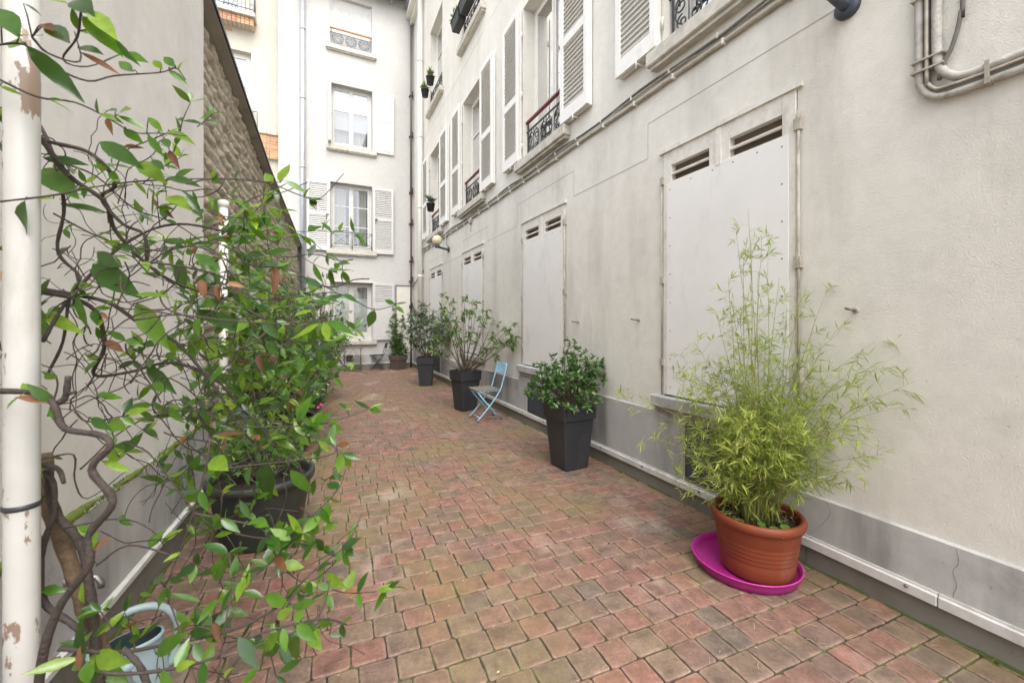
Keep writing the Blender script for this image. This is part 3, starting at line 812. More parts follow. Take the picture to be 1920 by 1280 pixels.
# first floor
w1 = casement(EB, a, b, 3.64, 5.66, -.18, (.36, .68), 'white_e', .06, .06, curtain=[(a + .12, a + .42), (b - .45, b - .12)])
sillbox(a - .13, b + .11, 3.47, 3.636, .10, w1)
for p in (a - .64, b + .02):
    s_ = MB(); louvre(s_, .62, 2.06, .034, .50, 0, p, .045, 3.58, .055); so = s_.build('shutter', 'white_e', w1)
    m = MB(); xx = p + (.54 if p < a else .08); m.box(xx - .05, xx + .02, .08, .10, 4.63, 4.66); m.box(xx, xx + .012, .08, .095, 4.50, 4.66); m.split('latch', 'iron', w1)
g = MB()
for z in (3.72, 4.16): g.tube([(a, .04, z), (b, .04, z)], .009, 6)
for x in (a + .02, (a + b) / 2 - .02, (a + b) / 2 + .02, b - .02): g.tube([(x, .04, 3.66), (x, .04, 4.2)], .008, 6)
for x0_, x1_ in ((a + .02, (a + b) / 2 - .02), ((a + b) / 2 + .02, b - .02)):
    g.tube([(x0_, .04, 3.75), (x1_, .04, 4.14)], .006, 5); g.tube([(x0_, .04, 4.14), (x1_, .04, 3.75)], .006, 5); g.tube([(x0_ + .08, .04, 3.82), (x1_ - .08, .04, 3.82)], .006, 5)
g.build('railing', 'iron', w1)
# second floor
w2 = casement(EB, a, b, 6.76, 8.62, -.18, (.62,), 'white_e', .06, .06, curtain=[(a + .12, b - .12)])
sillbox(a - .13, b + .11, 6.58, 6.75, .10, w2)
m = MB(); m.box(a - .66, a - .03, .02, .055, 6.72, 8.62, bev=.004); m.box(a - .60, a - .09, .055, .062, 6.80, 7.6); m.box(a - .60, a - .09, .055, .062, 7.72, 8.52); part_label(m.build('shutter', 'white_e', w2), 'plain white panelled shutter')
m = MB()
for k in range(3): m.box(b - .01 + k * .028, b + .012 + k * .028, -.02, .30, 6.78, 8.62)
part_label(m.build('shutter', 'oldwhite', w2), 'narrow folded shutter leaves seen edge on')
m = MB(); m.box(a + .12, b - .12, -.245, -.24, 7.35, 8.5); m.build('blind_and_reflection', 'blind', w2)  # pale blind that also stands in for sky reflected in the panes
# third floor with closed roller shutter
m = MB(); m.box(1.30, 2.50, -.2, -.12, 9.75, 11.25)
z = 9.76
while z < 11.2: m.box(1.36, 2.44, -.12, -.112, z, z + .04); z += .045
for x in (1.30, 2.44): m.box(x, x + .06, -.12, -.09, 9.75, 11.25)
w3 = m.build('roller_shutter', 'white_e', EB)
sillbox(1.17, 2.61, 9.58, 9.745, .10, w3)
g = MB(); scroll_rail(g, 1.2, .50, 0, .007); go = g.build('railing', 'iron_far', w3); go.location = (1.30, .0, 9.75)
m = MB(); m.box(1.30, 2.50, -.03, .03, 10.25, 10.29, bev=.005); m.build('handrail', 'orange_rail', w3)
# flush door in the corner, low vent
m = MB(); m.box(.06, .555, -.02, .05, .50, 2.60); m.box(.06, .06 + .02, .05, .056, .55, 2.55)
dr = m.build('door', 'wall_r', EB); part_label(dr, 'flush beige painted door beside the corner')
m = MB(); m.box(.04, .58, -.02, .065, 2.602, 2.63); m.box(.556, .575, -.02, .06, .5, 2.6); m.build('door_trim', 'darkcable', dr)
m = MB(); m.box(.10, .16, .05, .075, 1.9, 2.0); m.build('hinge', 'iron', dr)
t = thing('air_vent', 'small dark square air vent behind the little table', 'vent', Ew(1.85, .03, .26), EA)
m = MB(); m.box(0, .19, 0, .008, 0, .20); m.build('backing', 'slot', t)
m = MB()
for k in range(5): m.box(.008 + k * .04, .02 + k * .04, .008, .014, 0, .2)
m.build('grid', 'rust', t)
# roof edge
m = MB(); m.add([(-.3, .42, 11.55), (SPLIT, .42, 11.55), (SPLIT, -4, 14), (-.3, -4, 14), (-.3, .42, 11.63), (SPLIT, .42, 11.63), (SPLIT, -4, 14.1), (-.3, -4, 14.1)],
                [(0, 1, 2, 3), (4, 7, 6, 5), (0, 4, 5, 1), (1, 5, 6, 2), (2, 6, 7, 3), (3, 7, 4, 0)])
rf = m.build('roof', 'flash', EB)
m = MB(); pts = [(-.3, .42 + .09 * cos(x), 11.60 + .09 * sin(x)) for x in [pi + pi * i / 10 for i in range(11)]]
vs = pts + [(SPLIT, p[1], p[2]) for p in pts]; m.add(vs, [(i, i + 1, 12 + i, 11 + i) for i in range(10)], True)
for k in range(9): m.box(k * .45 - .2, k * .45 - .16, .0, .42, 11.5, 11.53)
m.tube(smooth_path([(.1, .42, 11.5), (.1, .36, 11.35), (.1, .12, 11.2), (.1, .06, 11.0)], 4), .05, 10); m.build('gutter', 'zinc', rf)
# recessed wall details
w4 = casement(EB, 4.56, 5.75, 7.0, 9.2, -.68, (.72,), 'white', .07, .07, curtain=[(4.66, 5.65)])
g = MB()
for z in (7.08, 7.5): g.tube([(4.4, -.42, z), (5.85, -.42, z)], .012, 6)
for k in range(15): g.tube([(4.4 + k * .1, -.42, 7.0), (4.4 + k * .1, -.42, 7.5)], .009, 5)
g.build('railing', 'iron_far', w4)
m = MB(); m.box(3.845, 5.9, -.5, -.40, 6.22, 6.90); ap = m.build('brick_apron', 'brick', EB); m = MB(); m.box(3.845, 5.9, -.5, -.36, 6.902, 6.99); m.build('ledge', 'sill', ap)
w5 = casement(EB, 4.75, 5.95, 10.15, 12.2, -.68, (.5,), 'white', .07, .07)
m = MB(); m.box(4.42, 6.6, -.5, -.12, 10.03, 10.15, bev=.01); bs = m.build('balcony_slab', 'sill', EB)
m = MB()
for k in range(20): m.box(4.47 + k * .105, 4.565 + k * .105, -.5, -.2 - .03 * (k % 2) * 0, 9.82, 10.028)
m.build('brick_corbel', 'brick', bs)
g = MB()
for z in (10.22, 10.92): g.box(4.44, 6.6, -.16, -.14, z, z + .02)
for z in (10.24,): pass
for k in range(22):
    x = 4.45 + k * .1; g.tube([(x, -.15, 10.15), (x, -.15, 10.94)], .008, 5)
    if k % 2 == 0: spiral(g, x + .05, 10.35, .035, 1.2, 0, 1, -.15, .005); spiral(g, x + .05, 10.8, .035, 1.2, 0, -1, -.15, .005)
for k in range(4): g.tube([(4.45, -.17 - k * .1, 10.15), (4.45, -.17 - k * .1, 10.94)], .008, 5)
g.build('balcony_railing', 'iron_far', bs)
m = MB(); m.box(5.02, 5.19, -.5, -.49, 9.68, 9.77); m.build('air_brick', 'brick', EB)
t = thing('zinc_downpipe', 'pale grey zinc downpipe on the front of the white end building', 'pipe', Ew(3.22, .10, 0), EA)
m = MB(); m.tube([(0, 0, .0), (0, 0, 11.55)], .068, 14); m.build('tube', 'zinc', t)
m = MB()
for z in (1.9, 3.9, 5.9, 7.9, 9.9): m.lathe([(.068, 0), (.078, .004), (.078, .05), (.068, .055)], (0, 0, z), 14); m.box(-.01, .01, -.10, -.06, z + .01, z + .04)
m.split('collar', 'zinc', t)

# ================================================================== LEFT WALLS
LW = thing('plaster_wall', 'grey roughcast wall with a cement plinth on the side of the climbing vine', 'wall', LO, LA)
L0, L1 = -3.4, 1.2     # local x = -s ; far end at s = 3.4
mb = MB(); mb.box(L0 - .09, 3.0, -.35, 0, 0, 4.3, bev=.01); mb.build('wall_body', 'wall_l', LW)
mb = MB(); mb.add([(L0 - .09, .03, .205), (3, .03, .205), (3, .03, .655), (L0 - .09, .03, .655), (L0 - .09, -.02, .675), (3, -.02, .675), (L0 - .09, -.02, .205)], [(0, 1, 2, 3), (3, 2, 5, 4), (0, 3, 4, 6)])
mb.build('plinth', 'plinth', LW)
mb = MB(); mb.box(L0 - .09, 3, -.02, .055, .165, .20, bev=.005); mb.build('trim_strip', 'trim', LW)
mb = MB(); mb.box(L0 - .09, 3, -.02, .04, -.05, .165); mb.build('base_course', 'base', LW)

def stone_wall():
    t = thing('stone_wall', 'tall rough coursed stone wall with a cement coping past the grey plaster wall', 'wall', SO, SA)
    # local x = -s
    s0, s1 = 3.36, 13.4
    def ztop(s): return 4.03 if s < 3.6 else 4.03 - (s - 3.6) / (6.8 - 3.6) * .27 if s < 6.8 else 3.76 - (s - 6.8) * .012
    dx = .04; dz = .0195
    nx = int((s1 - s0) / dx); nz = int(3.9 / dz)
    vs = []; mort = []
    rows = {}
    def stone(s, z):
        r = int(z / .115); off = rows.setdefault(r, (ru(0, 1), [ru(.16, .36) for _ in range(60)]))
        x = s + off[0] * .4; i = 0
        while x > off[1][i % 60]: x -= off[1][i % 60]; i += 1
        wd = off[1][i % 60]; fz = (z / .115) % 1
        e = min(x, wd - x, min(fz, 1 - fz) * .115)
        return e, hash((r, i)) % 1000 / 1000.
    for k in range(nz + 1):
        for i in range(nx + 1):
            s = s0 + i * dx; zt = ztop(s) - .06; z = k / nz * zt
            zz = z + .03 * noise.noise(V((s * 1.2, z * .6, 3)))
            ss = s + .05 * noise.noise(V((s * 1.5, z * 3, 7)))
            e, rr = stone(ss, max(zz, 0))
            b = min(1, e / .035); y = -.06 + .05 * (b ** .5) * (.6 + .5 * rr) + .03 * b * noise.noise(V((s * 9, z * 12, rr * 20))) + .014 * noise.noise(V((s * 25, z * 25, 1)))
            vs.append((-s, y, z)); mort.append(max(0., 1 - e / .018) * .8)
    m = MB(); w_ = nx + 1
    m.add(vs, [(k * w_ + i, k * w_ + i + 1, (k + 1) * w_ + i + 1, (k + 1) * w_ + i) for k in range(nz) for i in range(nx)], True)
    o = m.build('masonry', 'stone', t)
    at = o.data.attributes.new('mortar', 'FLOAT', 'POINT'); at.data.foreach_set('value', mort)
    m = MB(); m.box(-s1, -s0, -.4, -.10, 0, 3.5); m.build('wall_core', 'coping', t)
    m = MB(); f = MB(); prev = None
    ss = [3.45, 3.6, 4.4, 5.2, 6.0, 6.8, 9, 11, 13.4]
    for a_, b_ in zip(ss[:-1], ss[1:]):
        za, zb = ztop(a_), ztop(b_)
        c = [(-a_, .0, za - .09), (-a_, .07, za - .055), (-a_, .07, za - .015), (-a_, -.42, za + .05), (-a_, -.42, za - .2)]
        d = [(-b_, .0, zb - .09), (-b_, .07, zb - .055), (-b_, .07, zb - .015), (-b_, -.42, zb + .05), (-b_, -.42, zb - .2)]
        m.add(c + d, [(i, (i + 1) % 5, 5 + (i + 1) % 5, 5 + i) for i in range(5)] + [(0, 1, 2, 3, 4), (5, 9, 8, 7, 6)])
        c = [(-a_, .085, za - .035), (-a_, .085, za - .004), (-a_, -.42, za + .065)]
        d = [(-b_, .085, zb - .035), (-b_, .085, zb - .004), (-b_, -.42, zb + .065)]
        f.add(c + d, [(0, 1, 4, 3), (1, 2, 5, 4)])
    cp = m.build('coping', 'coping', t); f.build('flashing', 'flash', cp)
stone_wall()
t = thing('vent_pipe', 'short white capped pipe standing beside the end of the plaster wall', 'pipe', Sw(3.78, .10, 0), SA)
m = MB(); m.tube([(0, 0, 0), (0, 0, 2.42)], .034, 12); m.build('tube', 'post', t)
m = MB(); m.lathe([(.034, 0), (.042, .005), (.042, .05), (.03, .06), (0, .062)], (0, 0, 2.42), 12); m.build('cap', 'post', t)
t = thing('wall_tap', 'small metal tap on the grey plinth behind the vine trunk', 'tap', Lw(1.72, .03, .45), LA)
m = MB(); m.tube([(0, 0, 0), (0, .05, 0), (0, .09, -.005), (0, .105, -.03), (0, .105, -.05)], .011, 8); m.lathe([(.022, 0), (.022, .008), (0, .008)], (0, 0, 0), 12, 'y'); m.build('body', 'metal', t)
m = MB(); m.tube([(0, .05, 0), (0, .05, .035)], .006, 6); m.tube([(-.025, .05, .037), (.025, .05, .037)], .006, 6); m.build('handle', 'metal', t)
t = thing('trellis_post', 'round cream post with chipped paint in front of the plaster wall', 'post', (-1.06, .9, 0))
m = MB(); m.tube([(0, 0, 0), (0, 0, .8), (0, 0, 1.6), (0, 0, 3.2)], .0275, 24); m.build('shaft', 'chip', t)
m = MB(); m.lathe([(.0279, -.006), (.0305, -.003), (.0305, .003), (.0279, .006)], (0, 0, 1.055), 20); m.build('tie', 'iron', t)
m = MB(); m.lathe([(.0279, -.02), (.031, -.016), (.031, .016), (.0279, .02)], (0, 0, 2.35), 20); m.build('collar', 'post', t)

# ================================================================== PLANTERS AND POTS
def planter(loc, rz, label, top=.41, bot=.27, h=.655, mat='anthracite', band=.155, group='tall square black planters'):
    t = thing('planter', label, 'planter', loc, rz, group)
    def ring(mbx, hs):
        vs = []; n = 16
        for hw, z in hs:
            rd = .018
            for sx, sy, a0 in ((1, 1, 0), (-1, 1, pi / 2), (-1, -1, pi), (1, -1, 1.5 * pi)):
                for i in range(4):
                    a = a0 + pi / 2 * i / 3; vs.append((sx * (hw - rd) + rd * cos(a), sy * (hw - rd) + rd * sin(a), z))
        fs = [(k * n + i, k * n + (i + 1) % n, (k + 1) * n + (i + 1) % n, (k + 1) * n + i) for k in range(len(hs) - 1) for i in range(n)]
        mbx.add(vs, fs)
        return n
    zt = h - band; hb = bot / 2; ht = top / 2; hm = hb + (ht - hb - .012) * zt / h
    m = MB(); n = ring(m, [(hb - .01, .0), (hb, .012), (hm, zt)]); m.add(m.v[:n], [tuple(range(n))[::-1]]); m.build('body', mat, t)
    m = MB(); ring(m, [(hm, zt - .004), (hm + .016, zt), (ht - .003, h - .012), (ht - .001, h), (ht - .022, h), (ht - .026, h - .06)]); m.build('rim', mat, t)
    m = MB(); q = ht - .024
    g = 10; vs = [(-q + 2 * q * i / g, -q + 2 * q * j / g, h - .05 + ru(-.012, .012)) for j in range(g + 1) for i in range(g + 1)]
    m.add(vs, [(j * (g + 1) + i, j * (g + 1) + i + 1, (j + 1) * (g + 1) + i + 1, (j + 1) * (g + 1) + i) for j in range(g) for i in range(g)], True)
    m.build('soil', 'soil', t); return t
P1 = (.578, 4.205); P2 = (-.775, 6.92); P3 = (-1.985, 9.6)
pl1 = planter((*P1, 0), radians(27), 'tall black planter nearest the camera holding the glossy dark shrub', .405, .275, .655)
pl2 = copy_thing(pl1, (*P2, 0), radians(38), 'tall black planter behind the pale blue chair'); pl2['group'] = pl1['group']
pl3 = copy_thing(pl1, (*P3, 0), radians(6), 'tall black planter farthest away with drooping narrow leaves'); pl3['group'] = pl1['group']
BP = (-3.52, 12.86)
planter((*BP, 0), EA + radians(30), 'low brown planter in the corner of the two buildings', .42, .31, .44, 'brown_pl', .14, None)

def round_pot(name, label, loc, r, h, mat, rb=.75, lip=.02, group=None, rings=(), cat='pot'):
    t = thing(name, label, cat, loc, 0, group)
    prof = [(0, 0), (r * rb - .008, 0), (r * rb, .008)]
    def rr(z): return r * rb + (r * .955 - r * rb) * z / h
    zz = .02
    zs = sorted([.02, h - .055] + [z + d for z in rings for d in (-.006, 0, .006)])
    for z in zs: prof.append((rr(z) - (.002 if z in rings else 0), z))
    m = MB(); m.lathe(prof, (0, 0, 0), 48); m.build('body', mat, t)
    m = MB(); q = r - lip; m.lathe([(rr(h - .055) - .002, h - .058), (r - .004, h - .05), (r + .003, h - .028), (r, h - .008), (r - .008, h), (q, h), (q - .008, h - .012), (q - .012, h - .09)], (0, 0, 0), 48); m.build('rim', mat, t)
    m = MB(); m.disc(q - .008, h - .06, (0, 0, 0), 28, .01); m.build('soil', 'soil', t)
    return t
round_pot('flower_pot', 'round terracotta coloured pot with the feathery bamboo', (1.43, 2.435, .018), .243, .335, 'terra', .77, .022, None, (.10, .125, .15, .175, .20))
t = thing('plant_saucer', 'oversized magenta plastic saucer under the terracotta pot', 'saucer', (1.385, 2.475, .002))
m = MB(); m.lathe([(0, 0), (.268, 0), (.276, .022), (.280, .026), (.287, .054), (.291, .056), (.291, .061), (.283, .061), (.272, .028), (.264, .012), (0, .010)], (0, 0, 0), 64); m.build('dish', 'pink', t)
m = MB()
for k in range(70):
    a = ru(2.2, 4.2); r_ = ru(.15, .26); p = V((r_ * cos(a), r_ * sin(a), .0125)); m.leaf(p, (cos(a * 7), sin(a * 5), .05), (0, 0, 1), ru(.004, .012), .004, 0, 0, 1)
m.build('crumbs', 'soil', t)
GP = (-1.70, 2.83)
round_pot('garden_pot', 'wide dark green pot on the paving beside the left plinth', (*GP, 0), .325, .43, 'greenpot', .72, .03)

# ================================================================== CHAIRS AND TABLE
def chair(loc, rz, label, fm, sm, bm, group):
    t = thing('folding_chair', label, 'chair', loc, rz, group)
    hw = .175
    fr = MB()
    for s_ in (-1, 1):
        y = s_ * hw
        fr.tube(smooth_path([(.20, y, .008), (-.02, y, .245), (-.165, y, .445), (-.205, y, .56), (-.245, y, .70), (-.275, y, .835)], 4), .0095, 8)
        yi = s_ * (hw - .022)
        fr.tube([(-.20, yi, .008), (.02, yi, .235), (.185, yi, .435)], .0095, 8)
    fr.tube([(.15, -hw, .062), (.15, hw, .062)], .006, 6); fr.tube([(-.15, -hw + .022, .062), (-.15, hw - .022, .062)], .006, 6)
    fr.tube([(-.165, -hw, .445), (-.165, hw, .445)], .006, 6); fr.tube([(.185, -hw + .02, .432), (.185, hw - .02, .432)], .006, 6)
    fr.tube([(.0, -hw, .240), (.0, hw, .240)], .005, 6)
    for s_ in (-1, 1): fr.box(-.17, .19, s_ * (hw - .008) - .006, s_ * (hw - .008) + .006, .436, .452)
    f = fr.build('frame', fm, t)
    ft = MB()
    for x, y in ((.20, hw), (.20, -hw), (-.20, hw - .022), (-.20, -hw + .022)): ft.tube([(x, y, 0), (x - .018 * (1 if x > 0 else -1), y, .022)], .012, 8)
    ft.split('foot_cap', 'slot', f)
    st = MB()
    for k in range(6):
        x = -.155 + k * .062; st.box(x, x + .046, -hw - .012, hw + .012, .453, .466, bev=.003)
    st.build('seat', sm, t)
    bk = MB(); n = 9; hol = []
    # curved backrest plate with a hand hole
    zs = [.675, .70, .735, .765, .79, .815, .838]
    def yx(y, z): return -.235 - (z - .675) * .25 + .03 * (1 - (y / hw) ** 2) * -1
    ys = [-hw, -.12, -.05, 0, .05, .12, hw]
    vs = []; fs = []
    for off in (0, .008):
        for z in zs:
            for y in ys:
                zz = z
                if z == zs[-1] and abs(y) > .1: zz = z - .018 * (1 if abs(y) < .15 else 1.6)
                vs.append((yx(y, z) - off, y, zz))
    nY = len(ys); nZ = len(zs)
    for k in range(nZ - 1):
        for i in range(nY - 1):
            if k in (3,) and i in (2, 3): continue
            q = k * nY + i; o_ = nZ * nY
            fs += [(q, q + 1, q + nY + 1, q + nY), (o_ + q, o_ + q + nY, o_ + q + nY + 1, o_ + q + 1)]
    o_ = nZ * nY
    for i in range(nY - 1): fs += [(i, o_ + i, o_ + i + 1, i + 1), ((nZ - 1) * nY + i, (nZ - 1) * nY + i + 1, o_ + (nZ - 1) * nY + i + 1, o_ + (nZ - 1) * nY + i)]
    for k in range(nZ - 1): fs += [(k * nY, (k + 1) * nY, o_ + (k + 1) * nY, o_ + k * nY), (k * nY + nY - 1, o_ + k * nY + nY - 1, o_ + (k + 1) * nY + nY - 1, (k + 1) * nY + nY - 1)]
    bk.add(vs, fs); bk.build('backrest', bm, t)
    return t
chair((-.40, 6.255, 0), atan2(-.42, -.9), 'pale blue folding bistro chair with weathered slatted seat', 'blue', 'slatwood', 'blue', 'folding bistro chairs')
chair((-4.12, 12.74, 0), pi + .12, 'dark blue grey folding chair by the brown planter', 'darkchair', 'darkchair', 'backpl', 'folding bistro chairs')
t = thing('bistro_table', 'small thin legged metal table under the ground floor window', 'table', (-4.72, 12.33, 0), EA)
m = MB(); m.box(-.28, .28, -.18, .18, .672, .69, bev=.004); m.build('table_top', 'rust', t)
m = MB()
for s_ in (-1, 1):
    x = s_ * .235
    m.tube([(x, .17, 0), (x, -.15, .665)], .009, 7); m.tube([(x * .93, -.17, 0), (x * .93, .15, .665)], .009, 7)
m.tube([(-.235, .145, .05), (.235, .145, .05)], .007, 6); m.tube([(-.22, -.145, .05), (.22, -.145, .05)], .007, 6); m.tube([(-.235, .11, .13), (.235, .11, .13)], .006, 6)
m.tube([(-.22, 0.14, .38), (0, .15, .66)], .005, 5); m.tube([(.22, 0.14, .38), (0, .15, .66)], .005, 5)
m.build('leg_frame', 'rust', t)

# watering can
t = wc = thing('watering_can', 'pale blue plastic watering can by the foot of the vine', 'watering can', (-1.455, 1.60, 0), radians(38))
m = MB(); n = 32
def oval(prof, c=(0, 0, 0)):
    vs = []
    for rx, ry, z, dx in prof:
        for k in range(n): a = 2 * pi * k / n; vs.append((rx * cos(a) + dx, ry * sin(a), z))
    return vs, [(i * n + k, i * n + (k + 1) % n, (i + 1) * n + (k + 1) % n, (i + 1) * n + k) for i in range(len(prof) - 1) for k in range(n)]
vs, fs = oval([(.0, .0, 0, 0), (.118, .088, 0, 0), (.122, .092, .01, 0), (.118, .088, .11, 0), (.106, .078, .19, .0), (.095, .068, .235, .0), (.102, .074, .24, 0), (.102, .074, .252, 0), (.092, .064, .254, 0)]); m.add(vs, fs, True); m.build('body', 'can', t)
m = MB(); vs, fs = oval([(.092, .064, .254, 0), (.088, .060, .235, 0), (.095, .068, .15, 0), (0, 0, .12, 0)]); m.add(vs, fs, True); m.build('inside', 'candark', t)
m = MB(); m.tube(smooth_path([(-.112, 0, .20), (-.135, 0, .255), (-.10, 0, .325), (-.01, 0, .375), (.085, 0, .355), (.140, 0, .28), (.145, 0, .18), (.12, 0, .09)], 6), .0145, 10); m.build('handle', 'can', t)
m = MB(); m.tube(smooth_path([(.0, -.08, .05), (.0, -.15, .13), (.0, -.23, .25), (.0, -.26, .29)], 5), [.02] * 8 + [.013] * 8, 10); m.lathe([(.013, 0), (.035, .03), (0, .034)], (0, -.26, .285), 12); m.build('spout', 'can', t)

wc.scale = (.9, .9, .92)

# ================================================================== PLANTS
def rdir(up=.0, k=1.):
    a = ru(0, 2 * pi); z = ru(-1, 1); r = math.sqrt(1 - z * z)
    d = V((r * cos(a), r * sin(a), z * k + up)); return d.normalized()
def curve_pts(p0, p1, sag, n=6, wob=.02):
    p0, p1 = V(p0), V(p1); out = []
    o = V((ru(-1, 1), ru(-1, 1), 0)) * wob
    for i in range(n + 1):
        t = i / n; q = p0.lerp(p1, t); q = q + V((0, 0, sag * sin(pi * t))) + o * sin(pi * t)
        out.append(q)
    return out
def shrub(name, label, cat, base, tips, leafmat_, stemmat='stem', r0=.008, leafL=(.05, .08), wr=.42, twigs=4, per=6, twigL=(.08, .2), start=.35, seg=3, droop=.25, sag=.0, group=None, updir=.3, wob=.03, base_r=.03, ov=0, fold=.3, lv_droopdir=0.):
    t = thing(name, label, cat, base, 0, group)
    sm, lm = MB(), MB(); B = V(base)
    for tip in tips:
        b = V((ru(-base_r, base_r), ru(-base_r, base_r), -.03))
        tip = V(tip) - B
        pts = curve_pts(b, tip, sag, 7, wob)
        sm.tube(pts, [r0 * (1 - .75 * i / 7) for i in range(8)], 5)
        ax = (tip - b).normalized()
        ends = [(pts[-1], ax)]
        for k in range(twigs):
            f = start + (1 - start) * (k + rnd()) / twigs
            i = min(6, int(f * 7)); q = pts[i].lerp(pts[i + 1], f * 7 - i)
            d = (rdir(updir) + ax * .5).normalized(); L = ru(*twigL)
            e = q + d * L + V((0, 0, -.15 * L))
            sm.tube([q, q.lerp(e, .5) + V((0, 0, .05 * L)), e], [r0 * .4, r0 * .3, r0 * .2], 4)
            ends.append((e, d))
            for _ in range(per // 3):
                u = ru(.2, .9); pp = q.lerp(e, u); dd = (rdir(.1) + d * .6).normalized()
                dd.z -= lv_droopdir; L2 = ru(*leafL); lm.leaf(pp, dd, rdir(1.2), L2, L2 * wr, fold, droop, seg)
        for e, d in ends:
            for _ in range(per):
                dd = (rdir(.0) * 1.0 + d * .8).normalized(); dd.z -= lv_droopdir; L2 = ru(*leafL)
                lm.leaf(e - d * ru(0, .05), dd, (rdir(1.0)), L2, L2 * wr, fold, droop, seg)
    sm.build('stems', stemmat, t); lm.build('leaves', leafmat_, t)
    return t, sm, lm
def tips_in(c, rx, ry, rz, n, low=-.3, shell=.55):
    out = []
    while len(out) < n:
        d = rdir()
        if d.z < low: continue
        r = ru(shell, 1) ; out.append((c[0] + d.x * rx * r, c[1] + d.y * ry * r, c[2] + d.z * rz * r))
    return out
# glossy shrub in the nearest planter
tp = tips_in((P1[0] + .02, P1[1], .87), .41, .34, .29, 58, -.45, .5)
tp += [(P1[0] + .50, P1[1] + .1, 1.07), (P1[0] + .44, P1[1] + .12, 1.0), (P1[0] + .36, P1[1] + .1, 1.06), (P1[0] - .44, P1[1] - .08, .80), (P1[0] - .40, P1[1] - .05, .74), (P1[0] - .33, P1[1] - .12, .96), (P1[0] + .06, P1[1], 1.26), (P1[0] + .1, P1[1] + .05, 1.2), (P1[0] - .15, P1[1], 1.12),
       (P1[0] - .2, P1[1] - .25, .68), (P1[0] - .05, P1[1] - .3, .66), (P1[0] + .12, P1[1] - .27, .68), (P1[0] + .27, P1[1] - .15, .69), (P1[0] - .28, P1[1] - .15, .70)]
shrub('camellia_shrub', 'dense dark glossy shrub filling the nearest black planter', 'shrub', (*P1, .61), tp, 'leaf_d', 'stem', .006, (.038, .060), .42, 4, 7, (.05, .13), .45, 3, .2, 0)
# open shrub in second planter
tp = []
for u, v, dy in ((818, 610, .1), (832, 575, .2), (850, 565, -.1), (870, 560, .2), (895, 572, 0), (915, 580, .1), (925, 600, -.2), (945, 612, -.5), (965, 605, -.8), (968, 630, -.8), (940, 640, -.5), (955, 620, -.65), (960, 640, -.75), (835, 585, -.3), (915, 595, -.3), (870, 580, -.4), (855, 600, -.3), (905, 610, -.2), (880, 590, -.25), (840, 600, -.2), (822, 640, 0), (812, 655, .1), (860, 620, -.3), (925, 650, -.1), (890, 640, -.3), (800, 600, .2), (838, 558, .1), (885, 565, .1), (850, 640, .3), (900, 598, .2)):
    tp.append(P(u, v, P2[1] + dy))
shrub('rhododendron_shrub', 'open many stemmed shrub with leaf clusters at its tips above the blue chair', 'shrub', (*P2, .62), tp, 'leaf_l', 'stem', .010, (.07, .105), .32, 2, 7, (.10, .25), .6, 3, .35, -.04, None, .3, .05, .07, lv_droopdir=.45)
# drooping narrow leaves, third planter
tp = [P(u, v, P3[1] + dy) for u, v, dy in ((770, 590, 0), (778, 578, .1), (790, 572, -.1), (800, 575, .1), (812, 582, 0), (825, 590, .1), (838, 600, -.1), (846, 615, .1), (768, 612, 0), (785, 600, -.2), (805, 598, -.2), (822, 612, -.2), (840, 635, 0), (765, 632, .1), (795, 620, -.25), (815, 630, -.1), (850, 600, .15), (832, 580, .2))]
shrub('oleander_shrub', 'shrub of long drooping narrow leaves in the farthest black planter', 'shrub', (*P3, .62), tp, 'leaf_g', 'stem', .011, (.13, .20), .15, 4, 10, (.08, .2), .5, 3, .5, 0, None, .2, .05, .06, lv_droopdir=.75)
# two upright columns in the brown planter
tp = [P(u, v, 12.85 + dy) for u, v, dy in ((738, 580, 0), (735, 595, .1), (742, 610, 0), (736, 625, -.1), (741, 640, .1), (755, 592, 0), (757, 610, .1), (753, 628, -.1), (758, 645, 0), (747, 650, -.1), (733, 610, 0), (740, 590, .1), (756, 600, 0), (751, 640, .1), (736, 648, 0), (760, 655, 0))]
shrub('bay_shrub', 'dark upright shrub in two columns in the brown corner planter', 'shrub', (*BP, .40), tp, 'leaf_d', 'stem', .010, (.08, .13), .26, 6, 9, (.06, .16), .2, 3, .2, 0)

